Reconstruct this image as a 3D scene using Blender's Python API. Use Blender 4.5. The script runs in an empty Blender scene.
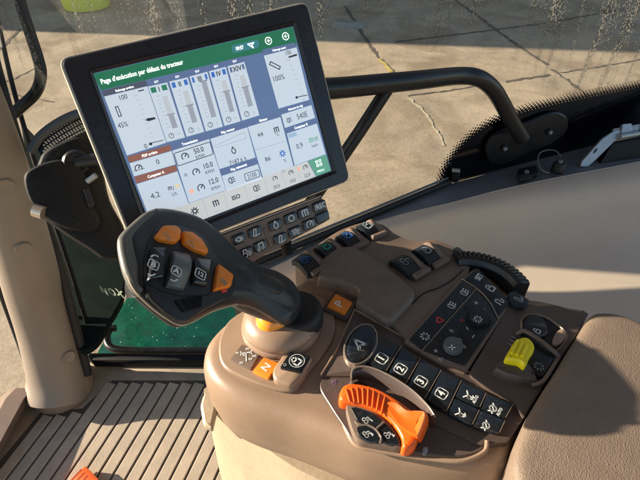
import bpy, bmesh, math, random
from mathutils import Vector, Matrix
from mathutils.geometry import tessellate_polygon
random.seed(7)
F = 481.0; TH = math.radians(40); CZ = 2.6
CT, ST = math.cos(TH), math.sin(TH)
scene = bpy.context.scene
COL = scene.collection

# ------------------------------------------------------------------ camera geometry helpers
def ray(u, v):
    x = (u-320)/F; y = -(v-240)/F
    return Vector((x, CT + y*ST, -ST + y*CT))
def P(u, v, h):                      # point seen at (u,v), h metres below the eye
    d = ray(u, v); return d*(h/-d.z) + Vector((0, 0, CZ))
def D(u, v, depth):                  # point seen at (u,v) at a depth
    return ray(u, v)*depth + Vector((0, 0, CZ))

class Plane:
    def __init__(s, o, ex, n):
        s.o = Vector(o); s.n = Vector(n).normalized()
        ex = Vector(ex); s.ex = (ex - s.n*ex.dot(s.n)).normalized(); s.ey = s.n.cross(s.ex)
    def px(s, u, v):
        d = ray(u, v); c = Vector((0, 0, CZ))
        t = (s.o-c).dot(s.n)/d.dot(s.n); p = c + d*t - s.o
        return (p.dot(s.ex), p.dot(s.ey))
    def pxs(s, L): return [s.px(*q) for q in L]
    def w(s, a, b, z=0): return s.o + s.ex*a + s.ey*b + s.n*z
    def up(s, z): 
        q = Plane(s.o + s.n*z, s.ex, s.n); return q
    def scale(s, u, v):              # metres per photo pixel near there
        a = s.px(u-3, v); b = s.px(u+3, v); c = s.px(u, v-3); d = s.px(u, v+3)
        return (math.dist(a, b)+math.dist(c, d))/12
A52 = math.radians(52)
def HP(h): return Plane((0, 0, CZ-h), (math.cos(A52), math.sin(A52), 0), (0, 0, 1))
def plane3(a, b, c, ex):
    a, b, c = P(*a), P(*b), P(*c); n = (b-a).cross(c-a).normalized()
    if n.dot(Vector((0, 0, CZ))-a) < 0: n = -n
    return Plane(a, ex, n)

# ------------------------------------------------------------------ 2D helpers
def area(p): return sum(p[i][0]*p[(i+1) % len(p)][1]-p[(i+1) % len(p)][0]*p[i][1] for i in range(len(p)))/2
def ccw(p): return list(p) if area(p) > 0 else list(reversed(p))
def spline(p, n=6, closed=True):
    out = []; N = len(p)
    rng = range(N) if closed else range(N-1)
    for i in rng:
        if closed: a, b, c, d = p[i-1], p[i], p[(i+1) % N], p[(i+2) % N]
        else: a, b, c, d = p[max(i-1, 0)], p[i], p[i+1], p[min(i+2, N-1)]
        for k in range(n):
            t = k/n
            out.append(tuple(.5*((2*b[j]) + (-a[j]+c[j])*t + (2*a[j]-5*b[j]+4*c[j]-d[j])*t*t + (-a[j]+3*b[j]-3*c[j]+d[j])*t**3) for j in range(len(b))))
    if not closed: out.append(tuple(p[-1]))
    return out
def rnd(p, r, n=4):                  # polygon with rounded corners
    p = ccw(p); out = []; N = len(p)
    for i in range(N):
        a, b, c = Vector(p[i-1]), Vector(p[i]), Vector(p[(i+1) % N])
        u = (a-b); v = (c-b); lu, lv = u.length, v.length; u.normalize(); v.normalize()
        rr = min(r, lu*.45, lv*.45)
        p0, p2 = b+u*rr, b+v*rr
        for k in range(n+1):
            t = k/n; q = p0*(1-t)**2 + b*2*t*(1-t) + p2*t*t; out.append((q.x, q.y))
    return out
def offset(p, d):                    # inward offset of a ccw polygon
    if abs(d) < 1e-9: return list(p)
    out = []; N = len(p)
    for i in range(N):
        a, b, c = p[i-1], p[i], p[(i+1) % N]
        e1 = Vector((b[0]-a[0], b[1]-a[1])); e2 = Vector((c[0]-b[0], c[1]-b[1]))
        if e1.length < 1e-9: e1 = e2
        if e2.length < 1e-9: e2 = e1
        n1 = Vector((-e1.y, e1.x)).normalized(); n2 = Vector((-e2.y, e2.x)).normalized()
        m = n1+n2
        if m.length < .1: m = n1
        m.normalize(); k = max(.5, m.dot(n1)); q = Vector(b)+m*(d/k); out.append((q.x, q.y))
    return out
def ell(c, rx, ry=None, ang=0, n=32):
    ry = ry or rx; ca, sa = math.cos(ang), math.sin(ang)
    return [(c[0]+rx*math.cos(t)*ca-ry*math.sin(t)*sa, c[1]+rx*math.cos(t)*sa+ry*math.sin(t)*ca) for t in [2*math.pi*i/n for i in range(n)]]

# ------------------------------------------------------------------ materials
MATS = {}
def mat(name, col, rough=.5, metal=0, bump=0, bscale=400, var=0, vscale=8, spec=.5, coat=0, emit=0, detail=3, kind='noise', dust=.11):
    if name in MATS: return MATS[name]
    m = bpy.data.materials.new(name); m.use_nodes = True; nt = m.node_tree; N = nt.nodes; L = nt.links
    b = N['Principled BSDF']; b.inputs['Base Color'].default_value = (*col, 1); b.inputs['Roughness'].default_value = rough
    b.inputs['Metallic'].default_value = metal; b.inputs['Specular IOR Level'].default_value = spec; b.inputs['Coat Weight'].default_value = coat
    b.inputs['Coat Roughness'].default_value = .06
    if emit: b.inputs['Emission Color'].default_value = (*col, 1); b.inputs['Emission Strength'].default_value = emit
    tc = N.new('ShaderNodeTexCoord')
    if var:
        n = N.new('ShaderNodeTexNoise'); n.inputs['Scale'].default_value = vscale; n.inputs['Detail'].default_value = 8; n.inputs['Roughness'].default_value = .65
        L.new(tc.outputs['Object'], n.inputs['Vector'])
        r = N.new('ShaderNodeValToRGB'); r.color_ramp.elements[0].position = .3; r.color_ramp.elements[1].position = .7
        r.color_ramp.elements[0].color = (*[c*(1-var) for c in col], 1); r.color_ramp.elements[1].color = (*[min(1, c*(1+var)) for c in col], 1)
        L.new(n.outputs['Fac'], r.inputs['Fac']); L.new(r.outputs['Color'], b.inputs['Base Color'])
        mr = N.new('ShaderNodeMapRange'); mr.inputs['To Min'].default_value = max(.02, rough-.1); mr.inputs['To Max'].default_value = min(1, rough+.12)
        n2 = N.new('ShaderNodeTexNoise'); n2.inputs['Scale'].default_value = vscale*5; n2.inputs['Detail'].default_value = 6
        L.new(tc.outputs['Object'], n2.inputs['Vector']); L.new(n2.outputs['Fac'], mr.inputs['Value']); L.new(mr.outputs['Result'], b.inputs['Roughness'])
    if bump:
        if kind == 'leather':
            n = N.new('ShaderNodeTexVoronoi'); n.feature = 'SMOOTH_F1'; out = 'Distance'
        else:
            n = N.new('ShaderNodeTexNoise'); n.inputs['Detail'].default_value = detail; out = 'Fac'
        n.inputs['Scale'].default_value = bscale
        L.new(tc.outputs['Object'], n.inputs['Vector'])
        bp = N.new('ShaderNodeBump'); bp.inputs['Strength'].default_value = bump; bp.inputs['Distance'].default_value = .001
        L.new(n.outputs[out], bp.inputs['Height']); L.new(bp.outputs['Normal'], b.inputs['Normal'])
    if not emit and metal < .5:      # dust specks and hand wear
        n = N.new('ShaderNodeTexNoise'); n.inputs['Scale'].default_value = 230; n.inputs['Detail'].default_value = 9; n.inputs['Roughness'].default_value = .7
        n3 = N.new('ShaderNodeTexNoise'); n3.inputs['Scale'].default_value = 17; n3.inputs['Detail'].default_value = 4
        L.new(tc.outputs['Object'], n.inputs['Vector']); L.new(tc.outputs['Object'], n3.inputs['Vector'])
        ml = N.new('ShaderNodeMath'); ml.operation = 'MULTIPLY_ADD'; ml.inputs[1].default_value = .45; L.new(n3.outputs['Fac'], ml.inputs[0]); L.new(n.outputs['Fac'], ml.inputs[2])
        r = N.new('ShaderNodeMapRange'); r.inputs['From Min'].default_value = .80; r.inputs['From Max'].default_value = .98; r.inputs['To Max'].default_value = dust
        L.new(ml.outputs[0], r.inputs['Value'])
        mx = N.new('ShaderNodeMixRGB'); mx.inputs[2].default_value = (.34, .29, .22, 1); L.new(r.outputs['Result'], mx.inputs[0])
        src = b.inputs['Base Color'].links[0].from_socket if b.inputs['Base Color'].links else None
        if src: L.new(src, mx.inputs[1])
        else: mx.inputs[1].default_value = (*col, 1)
        L.new(mx.outputs[0], b.inputs['Base Color'])
    MATS[name] = m; return m
TAUPE = mat('taupe_plastic', (.29, .198, .135), .33, bump=.25, bscale=900, var=.1, vscale=14)
TAUPE_D = mat('dark_taupe_plastic', (.085, .062, .052), .36, bump=.15, bscale=900, var=.12, vscale=20)
TAUPE_M = mat('mid_taupe_plastic', (.165, .117, .090), .4, bump=.25, bscale=900, var=.1, vscale=20)
PALM = mat('soft_palm_rubber', (.17, .128, .102), .42, bump=.8, bscale=650, var=.15, vscale=30, kind='leather')
LEATH = mat('grained_armrest', (.205, .152, .112), .5, bump=.6, bscale=850, var=.12, vscale=25, kind='leather')
FENDER = mat('fender_plastic', (.58, .465, .36), .5, bump=.2, bscale=700, var=.06, vscale=5)
CREAM = mat('cream_plastic', (.40, .315, .215), .5, bump=.5, bscale=120, var=.12, vscale=12)
PILLAR = mat('pillar_plastic', (.255, .205, .16), .5, bump=.15, bscale=500, var=.06, vscale=6)
BLACK = mat('black_plastic', (.012, .014, .017), .33, bump=.15, bscale=700, var=.2, vscale=20)
BLACKM = mat('matte_black_plastic', (.008, .009, .011), .55, spec=.2, bump=.3, bscale=500, var=.2, vscale=15)
KEY = mat('key_black', (.008, .011, .015), .16, var=.3, vscale=60, coat=.3)
NAVY = mat('panel_black', (.012, .018, .024), .3, var=.25, vscale=50)
GRIP = mat('grip_rubber', (.018, .022, .026), .38, bump=.25, bscale=600, var=.3, vscale=30)
GRIPG = mat('grip_grey', (.10, .10, .09), .45, bump=.1, bscale=500, var=.12, vscale=30)
ORANGE = mat('orange_plastic', (.80, .115, .008), .33, bump=.1, bscale=500, var=.06, vscale=40)
ORBTN = mat('orange_button', (.85, .24, .02), .4, bump=.1, bscale=600, var=.05, vscale=60)
YELLOW = mat('yellow_plastic', (.88, .74, .01), .35, var=.06, vscale=60)
GREYW = mat('grey_wheel', (.10, .115, .12), .38, var=.1, vscale=40)
WHITE = mat('white_print', (.72, .74, .72), .5)
DIM = mat('dim_print', (.3, .36, .38), .5)
REDP = mat('red_print', (.75, .06, .06), .5)
GREENP = mat('green_print', (.03, .38, .25), .5)
BLUEP = mat('blue_print', (.06, .2, .6), .5)
PINKP = mat('violet_print', (.35, .22, .4), .5)
CHROME = mat('satin_rim', (.42, .34, .27), .25, metal=.7, var=.1, vscale=60)
STEEL = mat('grey_steel', (.34, .36, .37), .36, metal=.6, bump=.1, var=.15, vscale=40)
SILL = mat('sill_grey', (.12, .135, .15), .45, bump=.2, bscale=500, var=.12, vscale=12)
RUBBER = mat('black_rubber', (.012, .012, .013), .6, bump=.2, var=.2, vscale=12)
PIPE = mat('black_paint', (.008, .009, .011), .3, spec=.35, bump=.12, bscale=120, var=.3, vscale=14)
FRIT = mat('glass_frit', (.002, .002, .004), .1, dust=0, spec=.25)
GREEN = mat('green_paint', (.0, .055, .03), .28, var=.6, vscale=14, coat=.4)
DKGREEN = mat('shaded_green_side', (.003, .008, .006), .6, spec=.1, dust=.02, var=.4, vscale=7)
MAT = mat('floor_mat', (.43, .35, .26), .75, bump=.5, bscale=260, var=.16, vscale=16)
GROOVE = mat('mat_groove', (.085, .07, .056), .8, bump=.3, bscale=200)
FLOORM = mat('floor_vinyl', (.12, .098, .08), .7, bump=.3, bscale=200, var=.15, vscale=10)
RIM = mat('monitor_rim', (.46, .41, .33), .4, var=.08, vscale=20)
BEZEL = mat('monitor_bezel', (.012, .014, .022), .28, bump=.1, bscale=800, var=.15, vscale=25)
ORSTK = mat('orange_box', (.8, .13, .02), .5, var=.1, vscale=30)

# ------------------------------------------------------------------ mesh builder
class MB:
    def __init__(s): s.bm = bmesh.new(); s.mats = []
    def mi(s, m):
        if m not in s.mats: s.mats.append(m)
        return s.mats.index(m)
    def face(s, vs, m):
        try: f = s.bm.faces.new(vs); f.material_index = s.mi(m); return f
        except ValueError: return None
    def cap(s, vs, pts, m, flip=False):
        tris = tessellate_polygon([[Vector((q[0], q[1], 0)) for q in pts]])
        for t in tris:
            f = s.face([vs[i] for i in t], m)
    def slab(s, pl, out, prof, m, top=None, capmat=None, closed_bottom=True):
        """rings of the outline pulled in by `inset` at height z, from below up"""
        out = ccw(out); rings = []
        for ins, z in prof:
            o = offset(out, ins); rings.append([s.bm.verts.new(pl.w(a, b, z)) for a, b in o]); last = o
        for i, (A, B) in enumerate(zip(rings, rings[1:])):
            mm = m if (top is None or i < len(rings)-2) else top
            for k in range(len(A)):
                k2 = (k+1) % len(A); s.face([A[k], A[k2], B[k2], B[k]], mm)
        s.cap(rings[-1], last, top or m)
        if closed_bottom: s.cap(list(rings[0]), offset(out, prof[0][0]), m)
    def plate(s, pl, out, z0, z1, m, r=.0008, top=None):
        s.slab(pl, out, [(0, z0), (0, z1-r), (r*.3, z1-r*.3), (r, z1)], m, top)
    def tube(s, pts, r, m, n=14, sq=1):
        pts = [Vector(p) for p in pts]; N = len(pts)
        rs = r if isinstance(r, (list, tuple)) else [r]*N
        rings = []; pn = None
        for i, p in enumerate(pts):
            t = (pts[min(i+1, N-1)]-pts[max(i-1, 0)]).normalized()
            if pn is None:
                pn = t.cross(Vector((0, 0, 1)));
                if pn.length < .1: pn = t.cross(Vector((1, 0, 0)))
            pn = (pn - t*pn.dot(t)).normalized(); q = t.cross(pn)
            rings.append([s.bm.verts.new(p + (pn*math.cos(a) + q*math.sin(a)*sq)*rs[i]) for a in [2*math.pi*k/n for k in range(n)]])
        for A, B in zip(rings, rings[1:]):
            for k in range(n): s.face([A[k], A[(k+1) % n], B[(k+1) % n], B[k]], m)
        s.face(list(reversed(rings[0])), m); s.face(rings[-1], m)
    def grid(s, rows, m, thick=None):
        V = [[s.bm.verts.new(p) for p in r] for r in rows]
        for a, b in zip(V, V[1:]):
            for k in range(len(a)-1): s.face([a[k], a[k+1], b[k+1], b[k]], m)
    # flat printing, a hair thick
    def poly(s, pl, pts, z, m):
        pts = ccw(pts); vs = [s.bm.verts.new(pl.w(a, b, z)) for a, b in pts]; s.cap(vs, pts, m)
    def line(s, pl, pts, wd, z, m, closed=False):
        P2 = list(pts)+([pts[0]] if closed else [])
        for a, b in zip(P2, P2[1:]):
            d = Vector((b[0]-a[0], b[1]-a[1]))
            if d.length < 1e-7: continue
            d.normalize(); n = Vector((-d.y, d.x))*wd/2; e = d*wd*.35; a = Vector(a)-e; b = Vector(b)+e
            s.face([s.bm.verts.new(pl.w(q.x, q.y, z)) for q in (a-n, b-n, b+n, a+n)], m)
    def text(s, pl, c, txt, size, m, z, ang=0, bold=.0, align='CENTER', shear=0, squash=1):
        cu = bpy.data.curves.new('t', 'FONT'); cu.body = txt; cu.size = size; cu.align_x = align; cu.align_y = 'CENTER'; cu.shear = shear
        cu.offset = bold*size; cu.resolution_u = 2
        ob = bpy.data.objects.new('t', cu); COL.objects.link(ob)
        dg = bpy.context.evaluated_depsgraph_get(); dg.update(); me = bpy.data.meshes.new_from_object(ob.evaluated_get(dg))
        ca, sa = math.cos(ang), math.sin(ang)
        vs = [s.bm.verts.new(pl.w(c[0]+v.co.x*squash*ca-v.co.y*sa, c[1]+v.co.x*squash*sa+v.co.y*ca, z)) for v in me.vertices]
        for f in me.polygons: s.face([vs[i] for i in f.vertices], m)
        bpy.data.objects.remove(ob); bpy.data.curves.remove(cu); bpy.data.meshes.remove(me)
    def build(s, name, parent=None, label=None, cat=None, group=None, kind=None, ang=38, origin=None):
        bmesh.ops.recalc_face_normals(s.bm, faces=s.bm.faces)
        for f in s.bm.faces: f.smooth = True
        for e in s.bm.edges:
            if len(e.link_faces) == 2: e.smooth = e.calc_face_angle(0) < math.radians(ang)
        base = Vector((0, 0, 0))
        if parent is not None: base = Vector(parent['_w'])
        org = Vector(origin) if origin is not None else base
        if parent is None and origin is None:
            vs = [v.co for v in s.bm.verts]
            org = Vector((sum(v.x for v in vs)/len(vs), sum(v.y for v in vs)/len(vs), min(v.z for v in vs)))
        bmesh.ops.translate(s.bm, verts=s.bm.verts, vec=-org)
        me = bpy.data.meshes.new(name); s.bm.to_mesh(me); s.bm.free()
        for m in s.mats: me.materials.append(m)
        o = bpy.data.objects.new(name, me); COL.objects.link(o)
        o.location = org-base; o['_w'] = tuple(org)
        if parent is not None: o.parent = parent
        tag(o, label, cat, group, kind)
        return o
def tag(o, label=None, cat=None, group=None, kind=None):
    if label: o['label'] = label
    if cat: o['category'] = cat
    if group: o['group'] = group
    if kind: o['kind'] = kind
def thing(name, loc, label, cat, group=None):
    o = bpy.data.objects.new(name, None); COL.objects.link(o); o.location = loc; o['_w'] = tuple(loc); o.empty_display_size = .05
    tag(o, label, cat, group); return o

# simple icons drawn with strokes about (0,0) in a unit box
def icon(mb, pl, c, sz, kind, m, z, ang=0):
    ca, sa = math.cos(ang), math.sin(ang)
    def T(pts): return [(c[0]+(x*ca-y*sa)*sz, c[1]+(x*sa+y*ca)*sz) for x, y in pts]
    W = sz*.085
    def L(pts, closed=False, w=1): mb.line(pl, T(pts), W*w, z, m, closed)
    def C(x, y, r, w=1): L([(x+r*math.cos(t), y+r*math.sin(t)) for t in [i*math.pi/6 for i in range(12)]], True, w)
    if kind == 'tractor':
        C(-.22, -.18, .24); C(.3, -.26, .14); L([(-.35, .1), (-.3, .42), (.02, .42), (.08, .08), (.42, .05), (.42, -.14)]); L([(-.02, -.2), (.16, -.24)])
    elif kind == 'gear':
        C(0, 0, .24, 1.5)
        for k in range(8):
            t = k*math.pi/4; L([(.3*math.cos(t), .3*math.sin(t)), (.45*math.cos(t), .45*math.sin(t))], w=1.6)
    elif kind == 'drop': L([(0, .45), (-.25, 0), (-.2, -.25), (0, -.38), (.2, -.25), (.25, 0)], True, 1.3)
    elif kind == 'circle': C(0, 0, .32, 1.6)
    elif kind == 'note': L([(-.2, -.3), (-.2, .35), (.3, .42), (.3, -.2)], w=1.4); C(-.3, -.3, .1, 1.6); C(.2, -.2, .1, 1.6)
    elif kind == 'pen': L([(-.3, -.35), (-.05, .4), (.2, .3), (-.05, -.4)], True, 1.2); L([(0, -.4), (.4, -.3)], w=1.4)
    elif kind == 'lamp': L([(0, .35), (-.3, .25), (-.35, 0), (-.3, -.25), (0, -.35)], True, 1.2); [L([(.12, y), (.42, y+.05)], w=1.2) for y in (-.25, 0, .25)]
    elif kind == 'lock': L([(-.3, -.35), (.3, -.35), (.3, .1), (-.3, .1)], True, 1.4); L([(-.2, .1), (-.2, .35), (0, .45), (.2, .35), (.2, .1)], w=1.4)
    elif kind == 'wave': L([(-.4, -.3), (-.3, .3), (0, .4), (.1, 0), (-.05, -.2)], w=1.3); L([(0, -.35), (.25, -.35), (.4, 0)], w=1.3)
    elif kind == 'hitch': L([(-.4, .35), (0, .1), (.35, .35)], w=1.3); L([(0, .1), (0, -.4)], w=1.3); C(-.15, -.05, .12); L([(-.2, -.25), (0, -.45), (.2, -.25)], w=1.2)
    elif kind == 'pump': C(0, 0, .28, 1.3); L([(-.5, -.1), (-.28, 0), (-.45, .25)], w=1.3); L([(.28, 0), (.45, .2)], w=1.3); L([(-.12, -.1), (.12, .1)], w=1.2)
    elif kind == 'plus': L([(-.35, 0), (.35, 0)], w=1.8); L([(0, -.35), (0, .35)], w=1.8)
    elif kind == 'minus': L([(-.35, 0), (.35, 0)], w=1.8)
    elif kind == 'tri': L([(-.4, -.32), (.4, -.32), (0, .4)], True, 1.6)
    elif kind == 'cluster': [C(x, y, .1, 1.3) for x, y in ((-.25, .2), (.05, .25), (-.2, -.1), (.1, -.05), (.3, -.25), (.35, .1))]
    elif kind == 'arrow': L([(-.35, -.4), (0, .45), (.35, -.4), (0, -.15)], True, 1.6)
    elif kind == 'bars': [L([(x, -.3), (x, .3)], w=1.6) for x in (-.3, 0, .3)]; L([(-.3, .3), (.3, .3)], w=1.4)
    elif kind == 'gauge': L([(.38*math.cos(t), .38*math.sin(t)) for t in [math.pi*(-.2+1.4*k/9) for k in range(10)]], w=1.2); L([(0, 0), (.2, .22)], w=1.4)
    elif kind == 'fish': L([(-.42, 0), (-.1, .24), (.2, .18), (.42, -.02), (.1, -.2), (-.15, -.18)], True, 1.3); L([(.1, 0), (.2, 0)], w=1.4)
    elif kind == 'ruler': L([(-.12, -.45), (.12, -.45), (.12, .45), (-.12, .45)], True, .9)
    elif kind == 'cross': L([(-.4, .3), (.4, .3)]); L([(0, .3), (0, -.45)]); L([(-.4, .45), (-.4, .15)]); L([(.4, .45), (.4, .15)])
def boxed(mb, pl, c, sz, txt, m, z, ang=0):
    ca, sa = math.cos(ang), math.sin(ang); r = sz*.62
    o = rnd([(-r, -r), (r, -r), (r, r), (-r, r)], r*.5, 3)
    mb.line(pl, [(c[0]+x*ca-y*sa, c[1]+x*sa+y*ca) for x, y in o], sz*.12, z, m, True)
    mb.text(pl, c, txt, sz*1.12 if len(txt) < 2 else sz*.8, m, z, ang, .03)

# ================================================================== OUTSIDE
def ground_material():
    m = bpy.data.materials.new('concrete_slabs'); m.use_nodes = True; nt = m.node_tree; N = nt.nodes; L = nt.links
    b = N['Principled BSDF']; b.inputs['Roughness'].default_value = .8
    tc = N.new('ShaderNodeTexCoord'); mp = N.new('ShaderNodeMapping'); L.new(tc.outputs['Object'], mp.inputs['Vector'])
    c0 = P(553, 72, CZ); a = P(480, 15, CZ); b1 = P(575, 85, CZ); d = (b1-a); ang = math.atan2(d.y, d.x)
    mp.vector_type = 'TEXTURE'; mp.inputs['Location'].default_value = (c0.x, c0.y, 0); mp.inputs['Rotation'].default_value = (0, 0, ang)
    sx = N.new('ShaderNodeSeparateXYZ')
    # joints wander a little
    wn = N.new('ShaderNodeTexNoise'); wn.inputs['Scale'].default_value = 3; wn.inputs['Detail'].default_value = 5; L.new(tc.outputs['Object'], wn.inputs['Vector'])
    wm = N.new('ShaderNodeVectorMath'); wm.operation = 'MULTIPLY_ADD'; wm.inputs[1].default_value = (.05, .05, 0); L.new(wn.outputs['Color'], wm.inputs[0]); L.new(mp.outputs['Vector'], wm.inputs[2])
    L.new(wm.outputs['Vector'], sx.inputs[0])
    def mth(op, x, y=None, z=None):
        n = N.new('ShaderNodeMath'); n.operation = op
        for i, q in enumerate((x, y, z)):
            if q is None: continue
            if isinstance(q, (int, float)): n.inputs[i].default_value = q
            else: L.new(q, n.inputs[i])
        return n.outputs[0]
    S = 5.4
    def joint(o, per):
        q = mth('PINGPONG', mth('ADD', o, 0.0), per/2); return q
    jx = joint(sx.outputs['X'], S); jy = joint(sx.outputs['Y'], S)
    j = mth('MINIMUM', jx, jy)
    nz = N.new('ShaderNodeTexNoise'); nz.inputs['Scale'].default_value = 9; nz.inputs['Detail'].default_value = 6; L.new(tc.outputs['Object'], nz.inputs['Vector'])
    wid = mth('MULTIPLY', nz.outputs['Fac'], .075)
    jm = N.new('ShaderNodeMapRange'); L.new(j, jm.inputs['Value']); L.new(mth('MULTIPLY', wid, .35), jm.inputs['From Min']); L.new(wid, jm.inputs['From Max'])
    n1 = N.new('ShaderNodeTexNoise'); n1.inputs['Scale'].default_value = 1.3; n1.inputs['Detail'].default_value = 12; n1.inputs['Roughness'].default_value = .7; L.new(tc.outputs['Object'], n1.inputs['Vector'])
    r1 = N.new('ShaderNodeValToRGB'); e = r1.color_ramp.elements; e[0].position = .30; e[0].color = (.30, .24, .17, 1); e[1].position = .72; e[1].color = (.56, .45, .31, 1)
    L.new(n1.outputs['Fac'], r1.inputs['Fac'])
    n2 = N.new('ShaderNodeTexNoise'); n2.inputs['Scale'].default_value = 26; n2.inputs['Detail'].default_value = 8; n2.inputs['Roughness'].default_value = .75; L.new(tc.outputs['Object'], n2.inputs['Vector'])
    r2 = N.new('ShaderNodeValToRGB'); e = r2.color_ramp.elements; e[0].position = .36; e[0].color = (.74, .70, .64, 1); e[1].position = .56; e[1].color = (1, 1, 1, 1); L.new(n2.outputs['Fac'], r2.inputs['Fac'])
    mx = N.new('ShaderNodeMixRGB'); mx.blend_type = 'MULTIPLY'; mx.inputs[0].default_value = .8; L.new(r1.outputs[0], mx.inputs[1]); L.new(r2.outputs[0], mx.inputs[2])
    n5 = N.new('ShaderNodeTexNoise'); n5.inputs['Scale'].default_value = .9; n5.inputs['Detail'].default_value = 9; n5.inputs['Roughness'].default_value = .6; n5.inputs['Distortion'].default_value = .8; L.new(tc.outputs['Object'], n5.inputs['Vector'])
    r5 = N.new('ShaderNodeValToRGB'); e = r5.color_ramp.elements; e[0].position = .40; e[0].color = (.66, .62, .57, 1); e[1].position = .52; e[1].color = (1, 1, 1, 1); L.new(n5.outputs['Fac'], r5.inputs['Fac'])
    m6 = N.new('ShaderNodeMixRGB'); m6.blend_type = 'MULTIPLY'; m6.inputs[0].default_value = .75; L.new(mx.outputs[0], m6.inputs[1]); L.new(r5.outputs[0], m6.inputs[2]); mx = m6
    n7 = N.new('ShaderNodeTexVoronoi'); n7.inputs['Scale'].default_value = 14; L.new(tc.outputs['Object'], n7.inputs['Vector'])
    r7 = N.new('ShaderNodeValToRGB'); e = r7.color_ramp.elements; e[0].position = .07; e[0].color = (.5, .45, .4, 1); e[1].position = .14; e[1].color = (1, 1, 1, 1); L.new(n7.outputs['Distance'], r7.inputs['Fac'])
    m7 = N.new('ShaderNodeMixRGB'); m7.blend_type = 'MULTIPLY'; m7.inputs[0].default_value = .6; L.new(mx.outputs[0], m7.inputs[1]); L.new(r7.outputs[0], m7.inputs[2]); mx = m7
    m2 = N.new('ShaderNodeMixRGB'); m2.inputs[1].default_value = (.10, .08, .06, 1); m2.inputs[0].default_value = 1; L.new(mx.outputs[0], m2.inputs[2]); L.new(m2.outputs[0], b.inputs['Base Color'])
    bp = N.new('ShaderNodeBump'); bp.inputs['Distance'].default_value = .012; bp.inputs['Strength'].default_value = .5
    ad = mth('MULTIPLY', n2.outputs['Fac'], .6); L.new(ad, bp.inputs['Height']); L.new(bp.outputs['Normal'], b.inputs['Normal'])
    return m
HZ = Plane((0, 0, 0), (1, 0, 0), (0, 0, 1))
g = MB(); g.poly(HZ, [(-300, -300), (300, -300), (300, 300), (-300, 300)], 0, ground_material())
g.build('ground', kind='structure', origin=(0, 0, 0), label='sunlit tan concrete slab yard outside the cab')
# building beyond the left of the frame: its shade falls over the far yard
SUNV = Vector((-.93, .10, .31)).normalized()
br = thing('farm_building', (-20, 28, 0), 'tall rendered farm building whose shade covers the far end of the yard', 'building')
BW = mat('render_wall', (.36, .32, .27), .85, var=.15, vscale=.8, bump=.3, bscale=20); RF = mat('roof_sheet', (.09, .08, .08), .6, var=.2, vscale=2)
DW = mat('timber_door', (.12, .07, .04), .6, var=.2, vscale=3)
b = MB(); y0 = 8.15-SUNV.y/SUNV.x*-16 
yb = 8.2 + 16*abs(SUNV.y/SUNV.x)
b.slab(HZ, [(-30, yb+2.2), (-16, yb), (-16, yb+44), (-30, yb+44)], [(0, -.2), (0, 15)], BW); b.build('wall', br)
b = MB()
R0 = [(-30.6, 15.0), (-23, 18.5), (-15.4, 15.0)]
fr = [b.bm.verts.new((x, yb+.1+(-15.4-x)*.157, z+.02)) for x, z in R0]; bk = [b.bm.verts.new((x, yb+44.3, z+.02)) for x, z in R0]
b.face(fr, RF); b.face(bk, RF); [b.face([fr[i], fr[(i+1) % 3], bk[(i+1) % 3], bk[i]], RF) for i in range(3)]; b.build('roof', br)
b = MB(); b.slab(HZ, [(-15.9, 14.5), (32, 14.5), (32, 30), (-15.9, 30)], [(0, -.2), (0, 13)], BW); b.build('sky_block_wing', br)  # unseen wing added to cut skylight on the far yard
DX = Plane((-15.99, yb+8, 0), (0, 1, 0), (1, 0, 0))
b = MB(); b.plate(DX, [(-6, 0), (-2.5, 0), (-2.5, 4), (-6, 4)], -.05, .06, DW, .01); b.build('door', br)
# yellow things; the round one is added for an unidentified bright blob
YG = mat('yellow_green', (.62, .70, .03), .5, var=.08, vscale=3)
pc = P(80, 13, CZ)
b = MB(); pts = [pc + Vector((0, .4, z)) for z in (0, .02, .06, .5, .62, .70, .72)]; b.tube(pts, [.36, .42, .44, .46, .42, .3, .1], YG, 28); b.build('blob', None, 'bright yellow-green blob out in the yard behind the wet glass', 'blob')
JM = mat('joint_dirt', (.11, .088, .066), .9, var=.4, vscale=5); YP = mat('yellow_paint', (.50, .39, .12), .7, var=.3, vscale=9)
def strip(b, pts, wd, m, z, rag=.5):
    ps = [P(u, v, CZ) for u, v in pts]
    for p, q in zip(ps, ps[1:]):
        d = (q-p); L_ = d.length; d.normalize(); n = Vector((-d.y, d.x, 0)); k = max(2, int(L_/.07)); A = []; B_ = []
        for i in range(k+1):
            c = p + d*(L_*i/k) + n*random.uniform(-.01, .01); A.append(b.bm.verts.new(c+n*wd*random.uniform(1-rag, 1+rag)+Vector((0, 0, z)))); B_.append(b.bm.verts.new(c-n*wd*random.uniform(1-rag, 1+rag)+Vector((0, 0, z))))
        for i in range(k): b.face([A[i], A[i+1], B_[i+1], B_[i]], m)
b = MB()
strip(b, [(345, 6), (360, 30), (378, 57)], .030, JM, .004); strip(b, [(378, 57), (392, 70), (402, 84)], .022, JM, .004)
strip(b, [(440, -12), (455, 0), (480, 18), (510, 40), (547, 65)], .034, JM, .004); strip(b, [(550, 69), (566, 79), (580, 90), (600, 106)], .022, JM, .004, .9)
strip(b, [(407, 96), (440, 92), (490, 84)], .016, JM, .0042, .9); strip(b, [(505, 82), (550, 75)], .026, JM, .0042); strip(b, [(560, 73), (600, 67), (650, 58)], .018, JM, .0042, .9)
strip(b, [(395, 42), (470, 33), (540, 24), (620, 10)], .03, JM, .0042)
strip(b, [(-10, 54), (4, 46), (20, 29)], .03, JM, .0042); strip(b, [(-10, 86), (14, 79), (36, 68)], .012, JM, .0042, .9); strip(b, [(8, 94), (30, 98), (54, 102)], .011, JM, .0042, .9)
strip(b, [(160, -6), (168, 8), (178, 22)], .03, JM, .0042)
b.build('slab_joints', None, kind='structure', origin=(0, 5, 0))
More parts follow.
